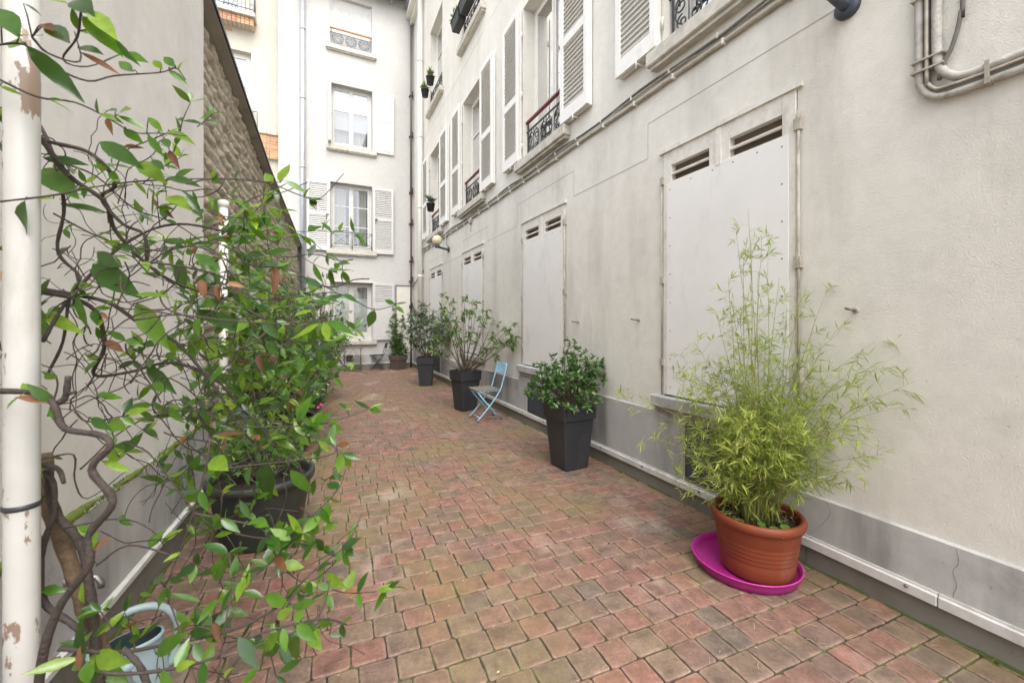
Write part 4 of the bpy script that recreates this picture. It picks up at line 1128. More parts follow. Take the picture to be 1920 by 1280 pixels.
# bamboo
def bamboo():
    B = V((1.43, 2.435, .30)); t = thing('bamboo_plant', 'feathery light green bamboo spilling out of the terracotta pot', 'bamboo', B)
    cm, lm = MB(), MB()
    culms = []
    for u, v, dy in ((1402, 392, 0), (1392, 470, .05), (1428, 440, -.05), (1365, 520, .1), (1460, 520, .1), (1345, 590, .0), (1550, 545, -.05), (1475, 575, .1), (1420, 520, 0), (1410, 450, -.1), (1380, 430, .1), (1440, 490, .1), (1370, 560, -.1), (1500, 560, 0)):
        culms.append((P(u, v, 2.40 + dy) - B, .0035, 1))
    for i in range(118):
        a = ru(0, 2 * pi); L = ru(.38, 1.14); lean = ru(.10, .92)
        culms.append((V((cos(a) * lean * L, sin(a) * lean * L * .75, L * (1.12 - lean * .55))), ru(.0018, .0032), 0))
    for u, v, Y in ((1715, 715, 2.02), (1690, 660, 2.08), (1660, 735, 2.05), (1640, 640, 2.12), (1700, 760, 2.0), (1620, 800, 2.05), (1280, 690, 2.55), (1265, 800, 2.6), (1250, 900, 2.58), (1300, 640, 2.5), (1290, 900, 2.35), (1580, 620, 2.2), (1610, 880, 2.0), (1590, 700, 2.1), (1320, 880, 2.3), (1560, 900, 2.1), (1675, 850, 1.95)):
        culms.append((P(u, v, Y) - B, .0024, 2))
    for tip, r, kind in culms:
        b = V((ru(-.10, .10), ru(-.09, .09), 0)); n = 12; pts = []
        hz = V((tip.x - b.x, tip.y - b.y, 0)); bend = 1.0 if kind == 1 else 1.55
        for i in range(n + 1):
            f = i / n; z = tip.z * (f if kind == 1 else (1.35 * f - .35 * f * f) )
            pts.append(b + hz * (f ** bend) + V((ru(-.004, .004), ru(-.004, .004), z)))
        cm.tube(pts, [r * (1 - .7 * i / n) for i in range(n + 1)], 5)
        nb = int((20 if kind == 1 else 15) * (1.15 if kind == 2 else 1))
        for k in range(nb):
            f = ru(.30 if kind != 1 else .25, 1.)
            if kind == 1 and rnd() < .25: continue
            i = min(n - 1, int(f * n)); q = pts[i].lerp(pts[i + 1], f * n - i)
            ax = (pts[i + 1] - pts[i]).normalized()
            d = (rdir(.15) + ax * .6).normalized(); L = ru(.06, .17) * (1.1 - .4 * f)
            if kind == 1: L *= .85
            e = q + d * L; mid = q.lerp(e, .5) + V((0, 0, .008))
            cm.tube([q, mid, e], [.0010, .0009, .0006], 3, False)
            for _ in range(random.randint(5, 9)):
                u_ = ru(.35, 1.0); pp = q.lerp(e, u_); dd = (d * .9 + rdir(-.25) * .8).normalized()
                L2 = ru(.028, .07); lm.leaf(pp, dd, rdir(1.), L2, L2 * ru(.065, .095) + .0013, .2, ru(.05, .35), 1 if rnd() < .5 else 3)
    for k in range(120):
        a = ru(0, 2 * pi); rr = ru(.02, .2); q = V((rr * cos(a), rr * sin(a), ru(-.01, .05))); L2 = ru(.04, .09)
        lm.leaf(q, rdir(.2, .4), rdir(1), L2, L2 * .12, .2, .1, 1)
    cm.build('culms', 'culm', t); lm.build('leaves', 'bamboo', t)
    s = MB()
    for k in range(130):
        a = ru(0, 2 * pi); rr = ru(.02, .2); q = V((rr * cos(a), rr * sin(a), -.002 + ru(0, .02))); d = rdir(0, .12); L2 = ru(.02, .07)
        s.tube([q, q + d * L2 * .5 + V((0, 0, .004)), q + d * L2], .0011, 3, False)
    s.build('straw', 'straw', t)
bamboo()
t = thing('ivy_seedling', 'small round leaved seedling in the soil at the front of the bamboo pot', 'plant', (1.43, 2.24, .30))
m = MB(); s = MB()
for dx, dy, dz, L in ((-.03, -.01, .045, .05), (.0, -.01, .02, .055), (.03, .0, .05, .055), (-.07, .03, .05, .045)):
    s.tube([(0, 0, -.03), (dx * .6, dy * .6, dz * .6), (dx, dy, dz)], .0014, 4); m.leaf((dx, dy + .01, dz + .01), (dx * 3, -1, -.25), (0, -.4, 1), L, L * .95, .12, .1, 5)
m.build('leaves', 'leaf_m', t); s.build('stems', 'culm', t)

# ------------------------------------------------------------------ planting along the left walls
def left_shrub(s_, out, zc, rx, rz, n, mat, label, name='courtyard_shrub', leafL=(.035, .06), pot=True, wr=.42, twigs=6, per=8, extra=(), ry=None, group='shrubs crowded along the left walls'):
    q = Sw(s_, out, 0)
    base = (q.x, q.y, .34 if pot else .0)
    tp = tips_in((q.x + .0, q.y, zc), rx, ry or rx * 1.2, rz, n, -.7, .35) + list(extra)
    return shrub(name, label, 'shrub', base, tp, mat, 'stem', .010, leafL, wr, twigs, per, (.08, .24), .3, 3 if s_ < 6 else 1, .2, 0, group)
def pot_at(s_, out, r, h, label, mat='greenpot'):
    q = Sw(s_, out, 0); round_pot('nursery_pot', label, (q.x, q.y, 0), r, h, mat, .76, .02, 'dark pots along the left walls')
left_shrub(3.75, .48, 1.02, .40, .52, 46, 'leaf_d', 'dark small leaved shrub right behind the wide green pot')
pot_at(3.75, .45, .26, .38, 'dark pot half hidden behind the wide green pot')
left_shrub(4.9, .55, 1.15, .50, .85, 60, 'leaf_m', 'fresh green bushy shrub second from the green pot')
pot_at(4.9, .5, .25, .38, 'dark pot under the fresh green bushy shrub')
left_shrub(6.3, .62, 1.25, .60, 1.0, 66, 'leaf_d', 'tall dark shrub in the middle of the row beneath the stone wall')
pot_at(6.3, .55, .27, .40, 'dark pot under the tall dark shrub')
left_shrub(7.9, .70, 1.30, .70, 1.0, 64, 'leaf_m', 'tall mid green shrub spreading towards the end building')
pot_at(7.9, .6, .27, .40, 'dark pot under the spreading mid green shrub')
left_shrub(9.5, .62, 1.15, .65, .95, 46, 'leaf_d', 'shrub at the far end of the row nearest the zinc downpipe')
pot_at(9.5, .55, .27, .40, 'dark pot at the far end of the row')
# shrub in the wide green pot
tp = tips_in((*GP, .62), .36, .34, .28, 26, -.5, .4)
shrub('daphne_shrub', 'low sparse shrub growing in the wide dark green pot', 'shrub', (*GP, .38), tp, 'leaf_m', 'stem', .006, (.035, .06), .36, 4, 6, (.06, .16), .3)
# creeper on the stone wall
def creeper():
    t = thing('wall_creeper', 'thin leafy creeper climbing the stone wall behind the shrubs', 'creeper', Sw(6, .1, 0))
    sm, lm = MB(), MB(); O = Sw(6, .1, 0)
    for k in range(46):
        s_ = ru(4.0, 10.5); z = ru(.3, 1.0); q = Sw(s_, .10, z) - O; pts = [q]
        for i in range(random.randint(9, 17)):
            s_ += ru(-.10, .12); z += ru(.05, .15); z = min(z, 2.55 + .35 * sin(s_ * 2.1)); q = Sw(s_, .10 + ru(0, .10), z) - O; pts.append(q)
            for _ in range(7):
                d = (SN * ru(.2, 1) + rdir() * 1.0).normalized(); L2 = ru(.035, .06)
                lm.leaf(q + rdir() * .06, d, rdir(.6) + SN, L2, L2 * .45, .25, .2, 1 if s_ > 5.5 else 3)
        sm.tube(pts, [.004] * len(pts), 4)
    for (u, v, Y) in ((500, 245, 6.4), (508, 235, 6.4), (495, 300, 6.3)):   # bare shoots over the coping
        p = P(u, v, Y) - O; b = P(500, 345, 6.3) - O
        sm.tube(curve_pts(P(495, 420, 6.1) - O, p, .0, 6, .05), [.007, .006, .006, .005, .004, .003, .002], 5)
    sm.build('stems', 'stem', t); lm.build('leaves', 'leaf_m', t)
creeper()
m = MB()
for u, v, Y in ((598, 762, 3.6), (603, 757, 3.62), (575, 745, 3.7)):
    c = P(u, v, Y)
    for k in range(7):
        a = k * 2 * pi / 7; m.leaf(c, (cos(a), -.35, sin(a)), (0, -1, .2), .018, .014, .1, -.2, 3)
tag(m.build('blossom', 'flower'), 'tiny pink blossoms at the edge of the fresh green shrub', 'flower')

# ------------------------------------------------------------------ climbing vine in front
def vine():
    B = V((-.98, 1.0, 0)); t = thing('climbing_jasmine', 'twining evergreen climber with dark woody stems and shiny leaves around the cream post', 'climber', B)
    trunk, wood, tw, lm, dm = MB(), MB(), MB(), MB(), MB()
    G = []       # guide points (position, u, v)
    def guide(px, y0, y1, r0, r1, mb, k=4, n=7, wob=.0):
        pts = []
        for i, (u, v) in enumerate(px):
            f = i / (len(px) - 1); pts.append(P(u, v, y0 + (y1 - y0) * f + ru(-wob, wob)))
        sp = smooth_path(pts, k); m_ = len(sp)
        mb.tube([p - B for p in sp], [(r0 + (r1 - r0) * i / (m_ - 1)) * ru(.88, 1.14) for i in range(m_)], n)
        for p in sp:
            G.append((p, 960 + F * p.x / p.y, V0 - F * (p.z - H) / p.y))
        return sp
    # thick stems
    guide([(84, 850), (88, 930), (112, 1000), (140, 1080), (160, 1140), (185, 1210), (205, 1300), (215, 1460), (215, 1720)], 1.02, 1.0, .015, .019, trunk, 5, 10)
    guide([(-20, 733), (40, 734), (85, 740), (104, 765), (122, 803), (190, 816), (206, 838), (172, 880), (212, 940), (168, 1000), (166, 1060), (105, 1150), (72, 1290), (60, 1600)], .84, .80, .0055, .0075, wood, 5, 9)
    guide([(100, 760), (122, 745), (128, 705)], .84, .84, .006, .005, wood, 4, 7)
    guide([(128, 738), (142, 734)], .84, .84, .004, .003, wood, 2, 6)
    guide([(90, 880), (104, 960), (150, 1015), (168, 1100), (178, 1190), (190, 1320), (200, 1650)], .98, .98, .009, .010, wood, 5, 9)
    guide([(84, 885), (100, 905), (102, 960), (88, 1000), (76, 1060), (84, 1130), (130, 1165), (160, 1190)], .97, .94, .005, .007, wood, 5, 8)
    guide([(80, 870), (110, 880), (120, 905)], .97, .93, .006, .004, wood, 4, 7)
    guide([(30, 540), (78, 548), (140, 560), (182, 588), (196, 650), (176, 702), (240, 698), (320, 680), (400, 708), (470, 782), (520, 832), (560, 850)], .95, 1.35, .006, .0025, wood, 5, 8)
    guide([(30, 530), (96, 545), (200, 566), (262, 606), (330, 642), (400, 722), (450, 802), (500, 850)], .98, 1.25, .0055, .003, wood, 5, 7)
    guide([(30, 215), (78, 262), (130, 330), (196, 378), (216, 432), (272, 492), (332, 532), (424, 562), (500, 600)], .95, 1.25, .0065, .003, wood, 5, 7)
    guide([(30, 250), (100, 268), (165, 285), (205, 320), (215, 350), (190, 372), (230, 420), (270, 440), (275, 490)], 1.0, 1.1, .005, .004, wood, 4, 7)
    guide([(35, 180), (88, 260), (120, 380), (108, 470), (150, 520), (130, 560), (118, 640), (90, 700)], 1.05, 1.02, .004, .003, wood, 5, 6)
    guide([(80, 640), (130, 560), (230, 460), (330, 420), (450, 440)], .96, 1.25, .004, .003, wood, 5, 6)
    guide([(110, 1215), (220, 1222), (330, 1204), (430, 1182), (500, 1150), (560, 1110)], .80, .98, .0045, .002, wood, 5, 7)
    guide([(150, 1255), (250, 1262), (380, 1240), (480, 1190), (600, 1160), (650, 1170)], .72, .84, .003, .0015, wood, 5, 6)
    guide([(230, 1215), (260, 1245), (280, 1290)], .8, .8, .005, .006, wood, 4, 7)
    # long thin shoots
    S = [([(-10, 145), (70, 182), (140, 192), (200, 220), (250, 248), (300, 250), (350, 255)], .85, 1.0),
         ([(-10, 85), (45, 84), (100, 125), (165, 152), (215, 142), (300, 136), (330, 128), (348, 150)], .8, .98),
         ([(152, 22), (145, 70), (118, 112), (165, 125), (230, 100)], .8, .9),
         ([(60, 70), (90, 100), (150, 115), (140, 60)], .75, .85),
         ([(0, 378), (100, 366), (180, 350), (260, 340), (350, 336), (450, 335), (505, 343), (560, 365), (600, 372), (645, 325)], .85, 1.35),
         ([(350, 345), (400, 335), (480, 340), (526, 342)], 1.0, 1.2),
         ([(100, 400), (200, 450), (300, 470), (380, 455), (450, 440), (500, 470), (545, 470)], 1.0, 1.3),
         ([(272, 490), (400, 512), (480, 560), (560, 556), (620, 548), (660, 560), (700, 580), (742, 572)], 1.0, 1.3),
         ([(250, 600), (330, 590), (420, 600), (520, 606), (610, 600)], .9, 1.05),
         ([(395, 820), (385, 880), (362, 960), (338, 1030), (310, 1100), (290, 1160)], 1.0, .92),
         ([(310, 1100), (330, 1160), (350, 1220), (372, 1290)], .92, .86),
         ([(364, 962), (430, 975), (493, 993), (526, 1056), (576, 1091), (635, 1047), (653, 1010)], .9, 1.05),
         ([(440, 1000), (502, 1008), (559, 986), (602, 951), (636, 914), (648, 880)], .95, 1.1),
         ([(400, 880), (470, 872), (560, 862), (625, 850), (630, 828), (632, 880), (610, 900)], 1.05, 1.2),
         ([(440, 800), (520, 800), (600, 795), (655, 780), (693, 765)], 1.15, 1.3),
         ([(470, 690), (540, 640), (590, 600), (640, 590)], 1.2, 1.3),
         ([(430, 1040), (436, 1100), (424, 1160), (405, 1290)], .95, .85),
         ([(180, 1060), (240, 1022), (320, 1040), (380, 1062), (430, 1075)], .95, 1.0),
         ([(120, 990), (220, 972), (282, 992), (322, 1042)], .95, 1.0),
         ([(90, 780), (108, 720), (92, 690), (80, 685)], .9, .9),
         ([(80, 860), (138, 852), (140, 900), (165, 934), (240, 880)], .92, 1.0),
         ([(230, 830), (280, 850), (350, 940), (400, 990)], 1.0, 1.05),
         ([(150, 880), (240, 800), (330, 770), (420, 770), (520, 760), (600, 700)], 1.0, 1.35),
         ([(140, 770), (165, 790), (230, 780), (300, 765)], .95, 1.0),
         ([(520, 1170), (560, 1100), (600, 1060), (650, 1020), (680, 960)], .9, 1.05),
         ([(420, 1280), (460, 1220), (540, 1190), (600, 1150), (620, 1085)], .8, .95),
         ([(100, 300), (180, 330), (250, 390), (330, 420), (400, 470), (470, 520), (520, 560)], 1.05, 1.3),
         ([(560, 640), (620, 655), (650, 690), (690, 700)], 1.3, 1.4)]
    for px, a, b in S: guide(px, a, b, .0023, .0012, tw, 4, 5)
    # tangle of bare twigs
    for k in range(135):
        u, v = ru(85, 450), ru(290, 820)
        if (u - 90) / 340 > 1.1 * (v - 150) / 350: continue
        Y = ru(.95, 1.35); a = ru(-pi, pi); pts = []
        for i in range(random.randint(5, 11)):
            pts.append(P(u, v, Y)); a += ru(-.7, .7); st = ru(16, 34); u += cos(a) * st + 5; v += sin(a) * st * .8 + 1; Y += ru(-.04, .04)
        sp = smooth_path(pts, 2); tw.tube([p - B for p in sp], ru(.0008, .0020), 4)
        if rnd() < .4:
            for p in pts[2:]: G.append((p, 960 + F * p.x / p.y, V0 - F * (p.z - H) / p.y))
    for k in range(34):      # lower tangle
        u, v = ru(300, 600), ru(700, 1250); Y = ru(.95, 1.4); a = ru(-pi, pi); pts = []
        for i in range(random.randint(4, 8)):
            pts.append(P(u, v, Y)); a += ru(-.6, .6); st = ru(18, 34); u += cos(a) * st; v += sin(a) * st; Y += ru(-.03, .03)
        tw.tube([p - B for p in smooth_path(pts, 2)], ru(.0009, .0016), 4)
    def spray(u, v, Y, du, dv, n, leafL=(.042, .072), dy=.03):
        pts = []; a = atan2(dv, du)
        for i in range(n):
            pts.append(P(u, v, Y)); a += ru(-.35, .35); st = ru(16, 30) * 1.2 / Y * 1.2; u += cos(a) * st; v += sin(a) * st; Y += ru(-dy, dy)
        sp = smooth_path(pts, 2); tw.tube([p - B for p in sp], [.0016 * (1 - .5 * i / len(sp)) for i in range(len(sp))], 4)
        for i, p in enumerate(pts[1:]):
            ax = (p - pts[i]).normalized(); nn = 2 if i < n - 2 else 4
            for k in range(nn):
                d = (ax * .5 + rdir(.15)).normalized(); L = ru(*leafL)
                (dm if rnd() < .022 else lm).leaf(p - B, d, V((ru(-.6, .6), -.4, ru(.2, 1))), L, L * ru(.32, .44), ru(.1, .3), ru(0, .3), 5)
    for k in range(135):
        u, v = ru(330, 570), ru(420, 860); spray(u, v, ru(1.2, 2.2), ru(-.3, 1), ru(-.8, .6), random.randint(3, 7))
    for k in range(6): spray(ru(180, 320), ru(1140, 1265), ru(.82, .98), ru(-.6, 1), ru(-.8, .4), random.randint(2, 4), (.03, .055))
    for k in range(8): spray(ru(390, 540), ru(850, 1000), ru(1.1, 1.5), ru(-.4, 1), ru(-.6, .6), random.randint(3, 5), (.035, .06))
    for k in range(13):
        spray(ru(360, 640), ru(980, 1260), ru(.95, 1.5), ru(-.3, 1), ru(-.8, .4), random.randint(3, 5))
    for k in range(14):
        spray(ru(90, 400), ru(200, 520), ru(1.0, 1.4), ru(-.2, 1), ru(-.8, .4), random.randint(2, 5), (.03, .055))
    def nearest(u, v):
        return min(G, key=lambda g: (g[1] - u) ** 2 + (g[2] - v) ** 2)
    def px_leaf(u0, v0, u1, v1, wr=.42, dry=False, depth=None):
        g = nearest(u0, v0); Y = (depth or g[0].y) + ru(-.015, .015)
        a = P(u0, v0, Y); b = P(u1, v1, Y + ru(-.05, .03)); d = b - a; L = d.length; wr *= .86
        nr = V((ru(-.35, .35), -.75, ru(.2, .9))); W_ = L * wr
        if dry: dm.leaf(a - B, d, nr + rdir() * .5, L, W_ * .9, ru(.5, .9), ru(-.3, .4), 5)
        else: lm.leaf(a - B, d, nr, L, W_, ru(.1, .32), ru(-.05, .22), 5)
        q = g[0]
        if (q - a).length > .004: tw.tube([q - B, (q.lerp(a, .55) + V((0, 0, .006))) - B, a - B], [.0012, .0011, .0009], 4)
    K = 2.977
    def zl(lst, dv, dry=False):
        for x in lst: px_leaf(x[0] / K, x[1] / K + dv, x[2] / K, x[3] / K + dv, x[4] if len(x) > 4 else .42, dry)
    zl([(150, 255, 475, 575, .3), (0, 50, 100, 200, .4), (130, 20, 240, 80, .5), (420, 0, 500, 60, .5), (380, 20, 270, 0), (500, 60, 640, 190, .3), (460, 90, 660, 280, .32), (560, 180, 730, 315, .2), (270, 140, 400, 255, .3),
        (435, 265, 550, 265), (690, 300, 815, 335), (740, 400, 650, 330), (905, 385, 845, 325), (975, 375, 905, 305), (940, 390, 1050, 470, .3), (650, 620, 570, 615), (660, 640, 710, 590), (830, 655, 910, 740),
        (655, 645, 830, 715, .3), (880, 740, 940, 785), (945, 735, 1060, 765, .26), (690, 720, 790, 790), (825, 755, 915, 880, .3), (560, 790, 800, 940, .28), (240, 880, 500, 920, .34), (240, 940, 420, 1090, .45), (850, 890, 920, 955),
        (770, 900, 910, 1000, .4), (745, 1010, 835, 1090), (930, 990, 1120, 1030, .28), (340, 1140, 600, 1165, .3), (930, 1100, 1060, 1140), (1045, 1090, 1110, 1175), (140, 1120, 110, 1340, .55), (860, 1050, 855, 1230, .25), (1560, 1015, 1620, 915, .7),
        (1590, 1010, 1715, 1070, .35), (1520, 1030, 1480, 965, .5), (1250, 1285, 1300, 1215), (0, 800, 95, 900), (0, 480, 110, 520, .2), (125, 250, 40, 240, .5), (120, 200, 235, 200, .5), (0, 650, 20, 580), (0, 600, 20, 690), (300, 1110, 180, 1100)], 0)
    zl([(240, 135, 345, 240, .3), (445, 290, 685, 465, .24), (600, 660, 620, 740, .4), (945, 840, 990, 930, .4), (690, 820, 805, 825, .25), (920, 1160, 990, 1220, .5), (1210, 1180, 1240, 1250, .5)], 0, True)
    zl([(515, 225, 750, 390, .4), (755, 395, 945, 385, .3), (760, 440, 930, 700, .4), (1000, 190, 1030, 395, .45), (540, 160, 690, 250, .3), (1095, 590, 1070, 780, .55), (430, 400, 480, 590, .35), (240, 500, 450, 600, .3), (910, 90, 1060, 110, .4),
        (1070, 110, 1200, 110, .36), (1090, 165, 1215, 240), (1270, 80, 1320, 0, .6), (1480, 165, 1635, 140, .28), (1375, 175, 1460, 160), (1070, 475, 1440, 600, .24), (1550, 260, 1660, 275, .3), (1690, 300, 1805, 370, .34), (1745, 435, 1870, 440, .25),
        (1740, 480, 1640, 500), (1790, 540, 1630, 650, .3), (1830, 540, 1960, 600, .3), (1825, 540, 1830, 655, .45), (1460, 540, 1560, 640, .5), (700, 1055, 845, 1030, .3), (510, 1080, 610, 1150), (610, 1100, 710, 1145), (660, 800, 755, 760, .35),
        (700, 720, 770, 650, .5), (1660, 1100, 1720, 960, .5), (1860, 1120, 1920, 1165, .5), (230, 400, 280, 300, .6), (235, 540, 260, 640, .5), (370, 440, 460, 480), (850, 890, 920, 930), (940, 1020, 1010, 1110), (930, 720, 970, 750, .5), (820, 790, 960, 940, .35),
        (1290, 640, 1310, 800, .35), (1180, 640, 1200, 770, .35), (1100, 430, 1210, 460, .45), (1260, 600, 1400, 600, .3), (1500, 650, 1550, 740, .6), (1400, 780, 1540, 800, .3), (1480, 800, 1530, 860), (1350, 1000, 1400, 1060), (1420, 1000, 1540, 970, .35),
        (1120, 1040, 1170, 1140, .5), (1540, 540, 1620, 560), (1360, 90, 1270, 130), (1390, 110, 1290, 60, .4), (1200, 60, 1260, 100, .5), (1480, 210, 1550, 230), (1430, 450, 1500, 490, .5), (700, 100, 600, 90, .25), (1250, 440, 1310, 455), (320, 250, 370, 230)], 420)
    zl([(1120, 310, 1140, 400, .5), (1230, 340, 1210, 430, .6), (1260, 330, 1370, 360, .5), (1530, 230, 1545, 390, .35), (1560, 330, 1605, 280, .5), (1450, 720, 1440, 820, .4), (1560, 740, 1530, 770, .9), (1480, 740, 1520, 720, .8), (1210, 1180, 1365, 1170, .35),
        (1270, 1190, 1220, 1280, .5), (1480, 1190, 1460, 1290, .45), (560, 490, 610, 540, .5), (30, 240, 60, 390, .4), (1410, 1180, 1450, 1200, .6), (1060, 1180, 1000, 1220, .5), (1280, 380, 1350, 400, .5), (1290, 970, 1270, 1040, .5)], 420, True)
    zl([(570, 40, 740, 105, .28), (1480, 30, 1490, 290, .42), (1340, 260, 1400, 370, .35), (1620, 90, 1740, 230, .4), (1760, 140, 1740, 240, .3), (1835, 270, 1825, 390, .6), (1620, 400, 1760, 350, .3), (1765, 370, 1735, 470, .55), (1240, 590, 1175, 740, .5),
        (1290, 560, 1240, 660, .5), (1370, 690, 1310, 825, .5), (1110, 550, 1085, 645, .45), (1010, 550, 910, 600, .35), (1380, 660, 1490, 630, .3), (960, 780, 1130, 825, .2), (1480, 785, 1625, 860, .45), (1640, 860, 1760, 815, .3), (1610, 800, 1680, 720, .5),
        (1545, 920, 1620, 865, .5), (1820, 670, 1920, 755, .35), (470, 1150, 450, 950, .6), (440, 1140, 110, 1235, .3), (500, 1135, 700, 1170, .35), (490, 1160, 480, 1300, .75), (570, 1180, 710, 1290, .5), (1330, 1020, 1440, 1205, .4), (1480, 1090, 1545, 1000, .5),
        (1630, 1130, 1650, 1040, .5), (1720, 1000, 1790, 1085, .5), (1780, 920, 1855, 970, .5), (1680, 1150, 1545, 1225, .4), (1440, 1200, 1340, 1290, .5), (1840, 1010, 1920, 1010, .4), (1300, 1190, 1250, 1250, .6), (1530, 940, 1470, 960), (1560, 950, 1550, 1010),
        (860, 700, 930, 700, .3), (940, 700, 1040, 705, .25), (870, 1120, 1010, 1010, .35), (1060, 1000, 1170, 990, .5), (780, 780, 850, 790, .2), (1200, 460, 1300, 440, .4), (1150, 470, 1190, 510, .6), (1420, 370, 1490, 400, .4), (1510, 470, 1560, 550, .5), (1350, 490, 1330, 570, .6),
        (1560, 450, 1660, 410, .35), (1580, 380, 1540, 420, .5), (1640, 430, 1670, 490, .4), (900, 100, 970, 60, .5), (1180, 30, 1270, 90, .6), (1860, 90, 1905, 160), (1540, 1240, 1600, 1290), (1850, 540, 1905, 500, .4), (1770, 650, 1830, 600, .3), (1860, 600, 1905, 590)], 850)
    zl([(1190, 940, 1225, 1060, .35), (1290, 640, 1320, 670, .6), (1670, 300, 1690, 330, .9), (1240, 240, 1260, 200, .4)], 850, True)
    def z2(lst):
        for x in lst: px_leaf(480 + x[0] / 4.571, 500 + x[1] / 4.571, 480 + x[2] / 4.571, 500 + x[3] / 4.571, x[4] if len(x) > 4 else .36)
    z2([(1190, 325, 1090, 275), (1190, 320, 1300, 305, .3), (1195, 330, 1275, 400, .4), (1018, 372, 960, 520, .55), (595, 465, 615, 640, .5), (610, 465, 885, 620, .3), (395, 90, 582, 205, .34), (485, 290, 685, 320, .25), (540, 485, 305, 630, .3), (975, 1215, 830, 1140, .25),
        (975, 1215, 1110, 1155, .25), (975, 1210, 1062, 1240, .5), (780, 1215, 700, 1160, .3), (400, 1170, 470, 1100, .6), (360, 1190, 420, 1260, .5), (770, 1230, 820, 1210, .5), (370, 200, 480, 270, .3), (300, 330, 430, 320, .35)])
    # random pairs along every guide
    for p, u, v in random.sample(G, min(len(G), 210)):
        if u > 660 or rnd() < .15: continue
        if u < 250 and v < 300 and rnd() < .5: continue
        if u < 330 and 650 < v < 1100 and rnd() < .75: continue
        for s_ in (1, -1):
            d = (V((ru(-.3, 1), ru(-.8, .3), ru(-.7, .7)))).normalized(); L = ru(.030, .058)
            (lm if rnd() < .97 else dm).leaf(p - B, d * s_ if rnd() < .4 else d, V((ru(-.5, .5), -.6, ru(.1, 1))), L, L * ru(.32, .46), ru(.1, .3), ru(0, .3), 5)
    trunk.build('trunk', 'barkb', t); wood.build('woody_stems', 'bark', t); tw.build('twigs', 'twig', t)
    lm.build('leaves', 'leaf_j', t); dm.build('dry_leaves', 'leaf_b', t)
vine()

# ------------------------------------------------------------------ window pots high on the right wall
def box_plant(mbx, c, n, L):
    for k in range(n): mbx.leaf(V(c) + rdir() * .04, rdir(.9), rdir(.5), ru(.5, 1) * L, L * .22, .2, .3, 1)
for s_, y, z, label in ((8.75, .17, 7.42, 'black flower box hanging on the far railing high on the facade, nearer one'),
                        (9.30, .17, 7.42, 'black flower box hanging on the high railing, the one with pale sprigs')):
    t = thing('flower_box', label, 'flower box', Rw(s_, y, z), RA, 'flower boxes hung on the high railing')
    m = MB()
    vs = [(-.22, -.075, 0), (.22, -.075, 0), (.22, .075, 0), (-.22, .075, 0), (-.25, -.10, .2), (.25, -.10, .2), (.25, .10, .2), (-.25, .10, .2)]
    m.add(vs, [(3, 2, 1, 0), (0, 1, 5, 4), (1, 2, 6, 5), (2, 3, 7, 6), (3, 0, 4, 7)]); m.box(-.26, .26, -.11, .11, .185, .21); m.build('box', 'anthracite', t)
    m = MB(); m.box(-.24, .24, -.09, .09, .2105, .2125); m.build('soil', 'soil', t)
    for x in (-.15, .15):
        m = MB(); m.tube([(x, -.1, .2), (x, -.2, .26), (x, -.2, .1)], .006, 5); m.build('hook', 'iron', t)
    if s_ > 9:
        m = MB()
        for x in (.0, .1, .2): box_plant(m, (x, .02, .26), 16, .16)
        tag(m.build('window_plant', 'leaf_l'), 'pale sprigs growing in the high flower box', 'plant').matrix_world = Matrix.Translation(Rw(s_, y, z)) @ Matrix.Rotation(RA, 4, 'Z')
def hung_pot(s_, y, z, label, plabel, r=.11, h=.2, pm='leaf_l', L=.2, n=36):
    q = Rw(s_, y, z); t = thing('hanging_pot', label, 'pot', q, 0, 'small pots hung outside the far windows')
    m = MB(); m.lathe([(0, 0), (r * .72, 0), (r * .95, h - .03), (r, h - .03), (r, h), (r - .012, h), (r - .015, h - .04)], (0, 0, 0), 20); m.build('body', 'anthracite', t)
    m = MB(); m.disc(r - .014, h - .035, (0, 0, 0), 14, .004); m.build('soil', 'soil', t)
    m = MB(); box_plant(m, (0, 0, h + .05), n, L); o = tag(m.build('window_plant', pm), plabel, 'plant', 'plants in the hung window pots'); o.location = q
hung_pot(12.35, .18, 7.50, 'small black pot hung lower left of the pair at the far high window', 'wispy plant in the lower left hung pot')
hung_pot(11.75, .18, 7.52, 'small black pot hung on the right of the pair at the far high window', 'wispy plant in the right hand hung pot')
hung_pot(11.62, .20, 4.25, 'dark pot with grey trailing plant hung at the farthest red railing', 'grey wiry trailing plant at the farthest red railing', .11, .2, 'leaf_g', .22, 60)

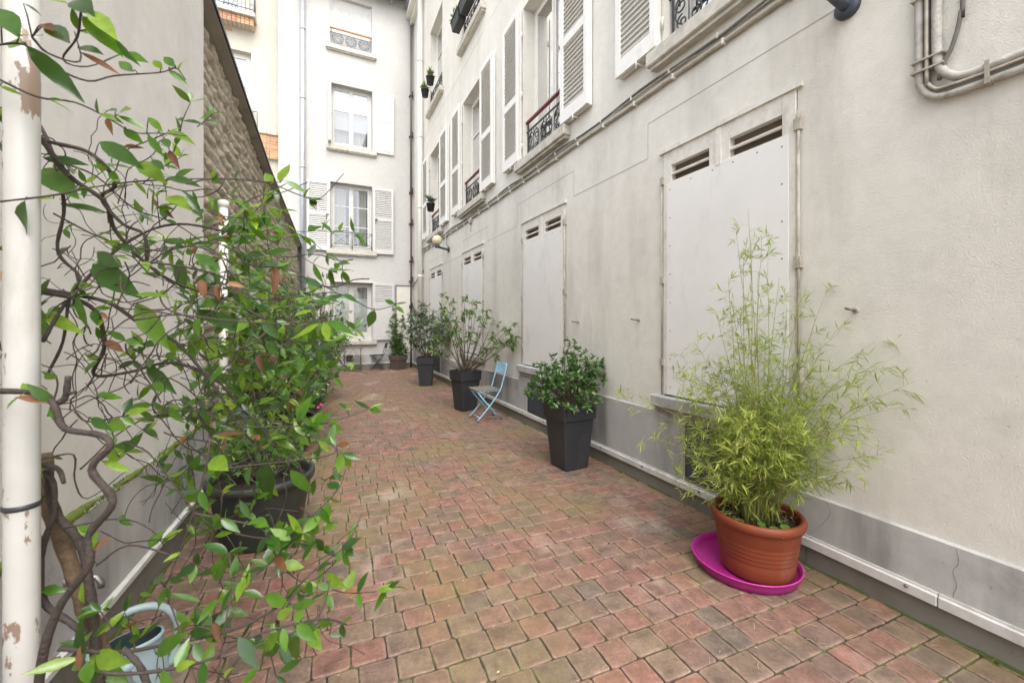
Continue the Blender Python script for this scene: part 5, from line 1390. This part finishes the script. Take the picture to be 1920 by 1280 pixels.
# ------------------------------------------------------------------ moss, weeds and litter
m = MB()
def tuft(q, n, L):
    for k in range(n): m.leaf(q + V((ru(-.012, .012), ru(-.012, .012), -.004)), rdir(1.1), rdir(), ru(.4, 1) * L, L * ru(.25, .5), .1, .3, 1)
def cushion(f, x0, x1, r, sc):
    n = int((x1 - x0) / .014); pts = []; rs = []
    for i in range(n + 1):
        x = x0 + (x1 - x0) * i / n
        k = max(.05, .55 + 1.1 * noise.noise(V((x * sc, 3.3, r * 90))) + .3 * noise.noise(V((x * 30, 1, 2)))); pts.append(f(x)); rs.append(r * k)
    m.tube(pts, rs, 9, False)
cushion(lambda x: Lw(x, .012 + .006 * sin(x * 9), .662), .6, 3.44, .019, 4.)
cushion(lambda x: Rw(x, .022, -.006), .5, 13, .016, 7.3)
cushion(lambda x: Lw(x, .046, -.002), .6, 3.44, .018, 3.)
x = .5
while x < 13:
    if rnd() < .85 + .15 * sin(x * 2): tuft(Rw(x, .03 + ru(0, .022), 0), 3, .014)
    if rnd() < .012: tuft(Rw(x, .05, 0), 7, .035)
    x += .011
x = .9
while x < 9:
    if rnd() < .8: tuft(Lw(x, .05 + ru(0, .02), 0) if x < 3.4 else Sw(x, .04 + ru(0, .05), 0), 3, .014)
    if x < 3.45:
        for _ in range(9): tuft(Lw(x + ru(0, .012), ru(-.005, .03), .662), 2, ru(.012, .026) * (.6 + .6 * abs(sin(x * 5))))
    x += .012
tag(m.build('moss', 'moss'), 'green moss and seedlings along the wall feet and on the left plinth ledge', 'moss', kind='stuff')
m = MB()
for k in range(260):
    y = ru(1.2, 6.5); xx = ru(-.9, 2.9 - .45 * y) if rnd() < .5 else ru(.3, 2.9 - .45 * y)
    q = V((xx, y, .003)); a = ru(0, pi); d = V((cos(a), sin(a), 0)); L = ru(.01, .06)
    m.tube([q - d * L / 2, q + V((0, 0, .002)) + V((-d.y, d.x, 0)) * ru(-.006, .006), q + d * L / 2], ru(.0005, .0011), 3, False)
for k in range(40):
    y = ru(1.4, 6.5); q = V((ru(-.9, 2.85 - .45 * y), y, .004)); L = ru(.008, .02); m.leaf(q, rdir(0, .1), V((0, 0, 1)), L, L * .7, .1, .1, 3)
tag(m.build('litter', 'straw'), 'scattered straw and dry leaf bits on the paving', 'litter', kind='stuff')
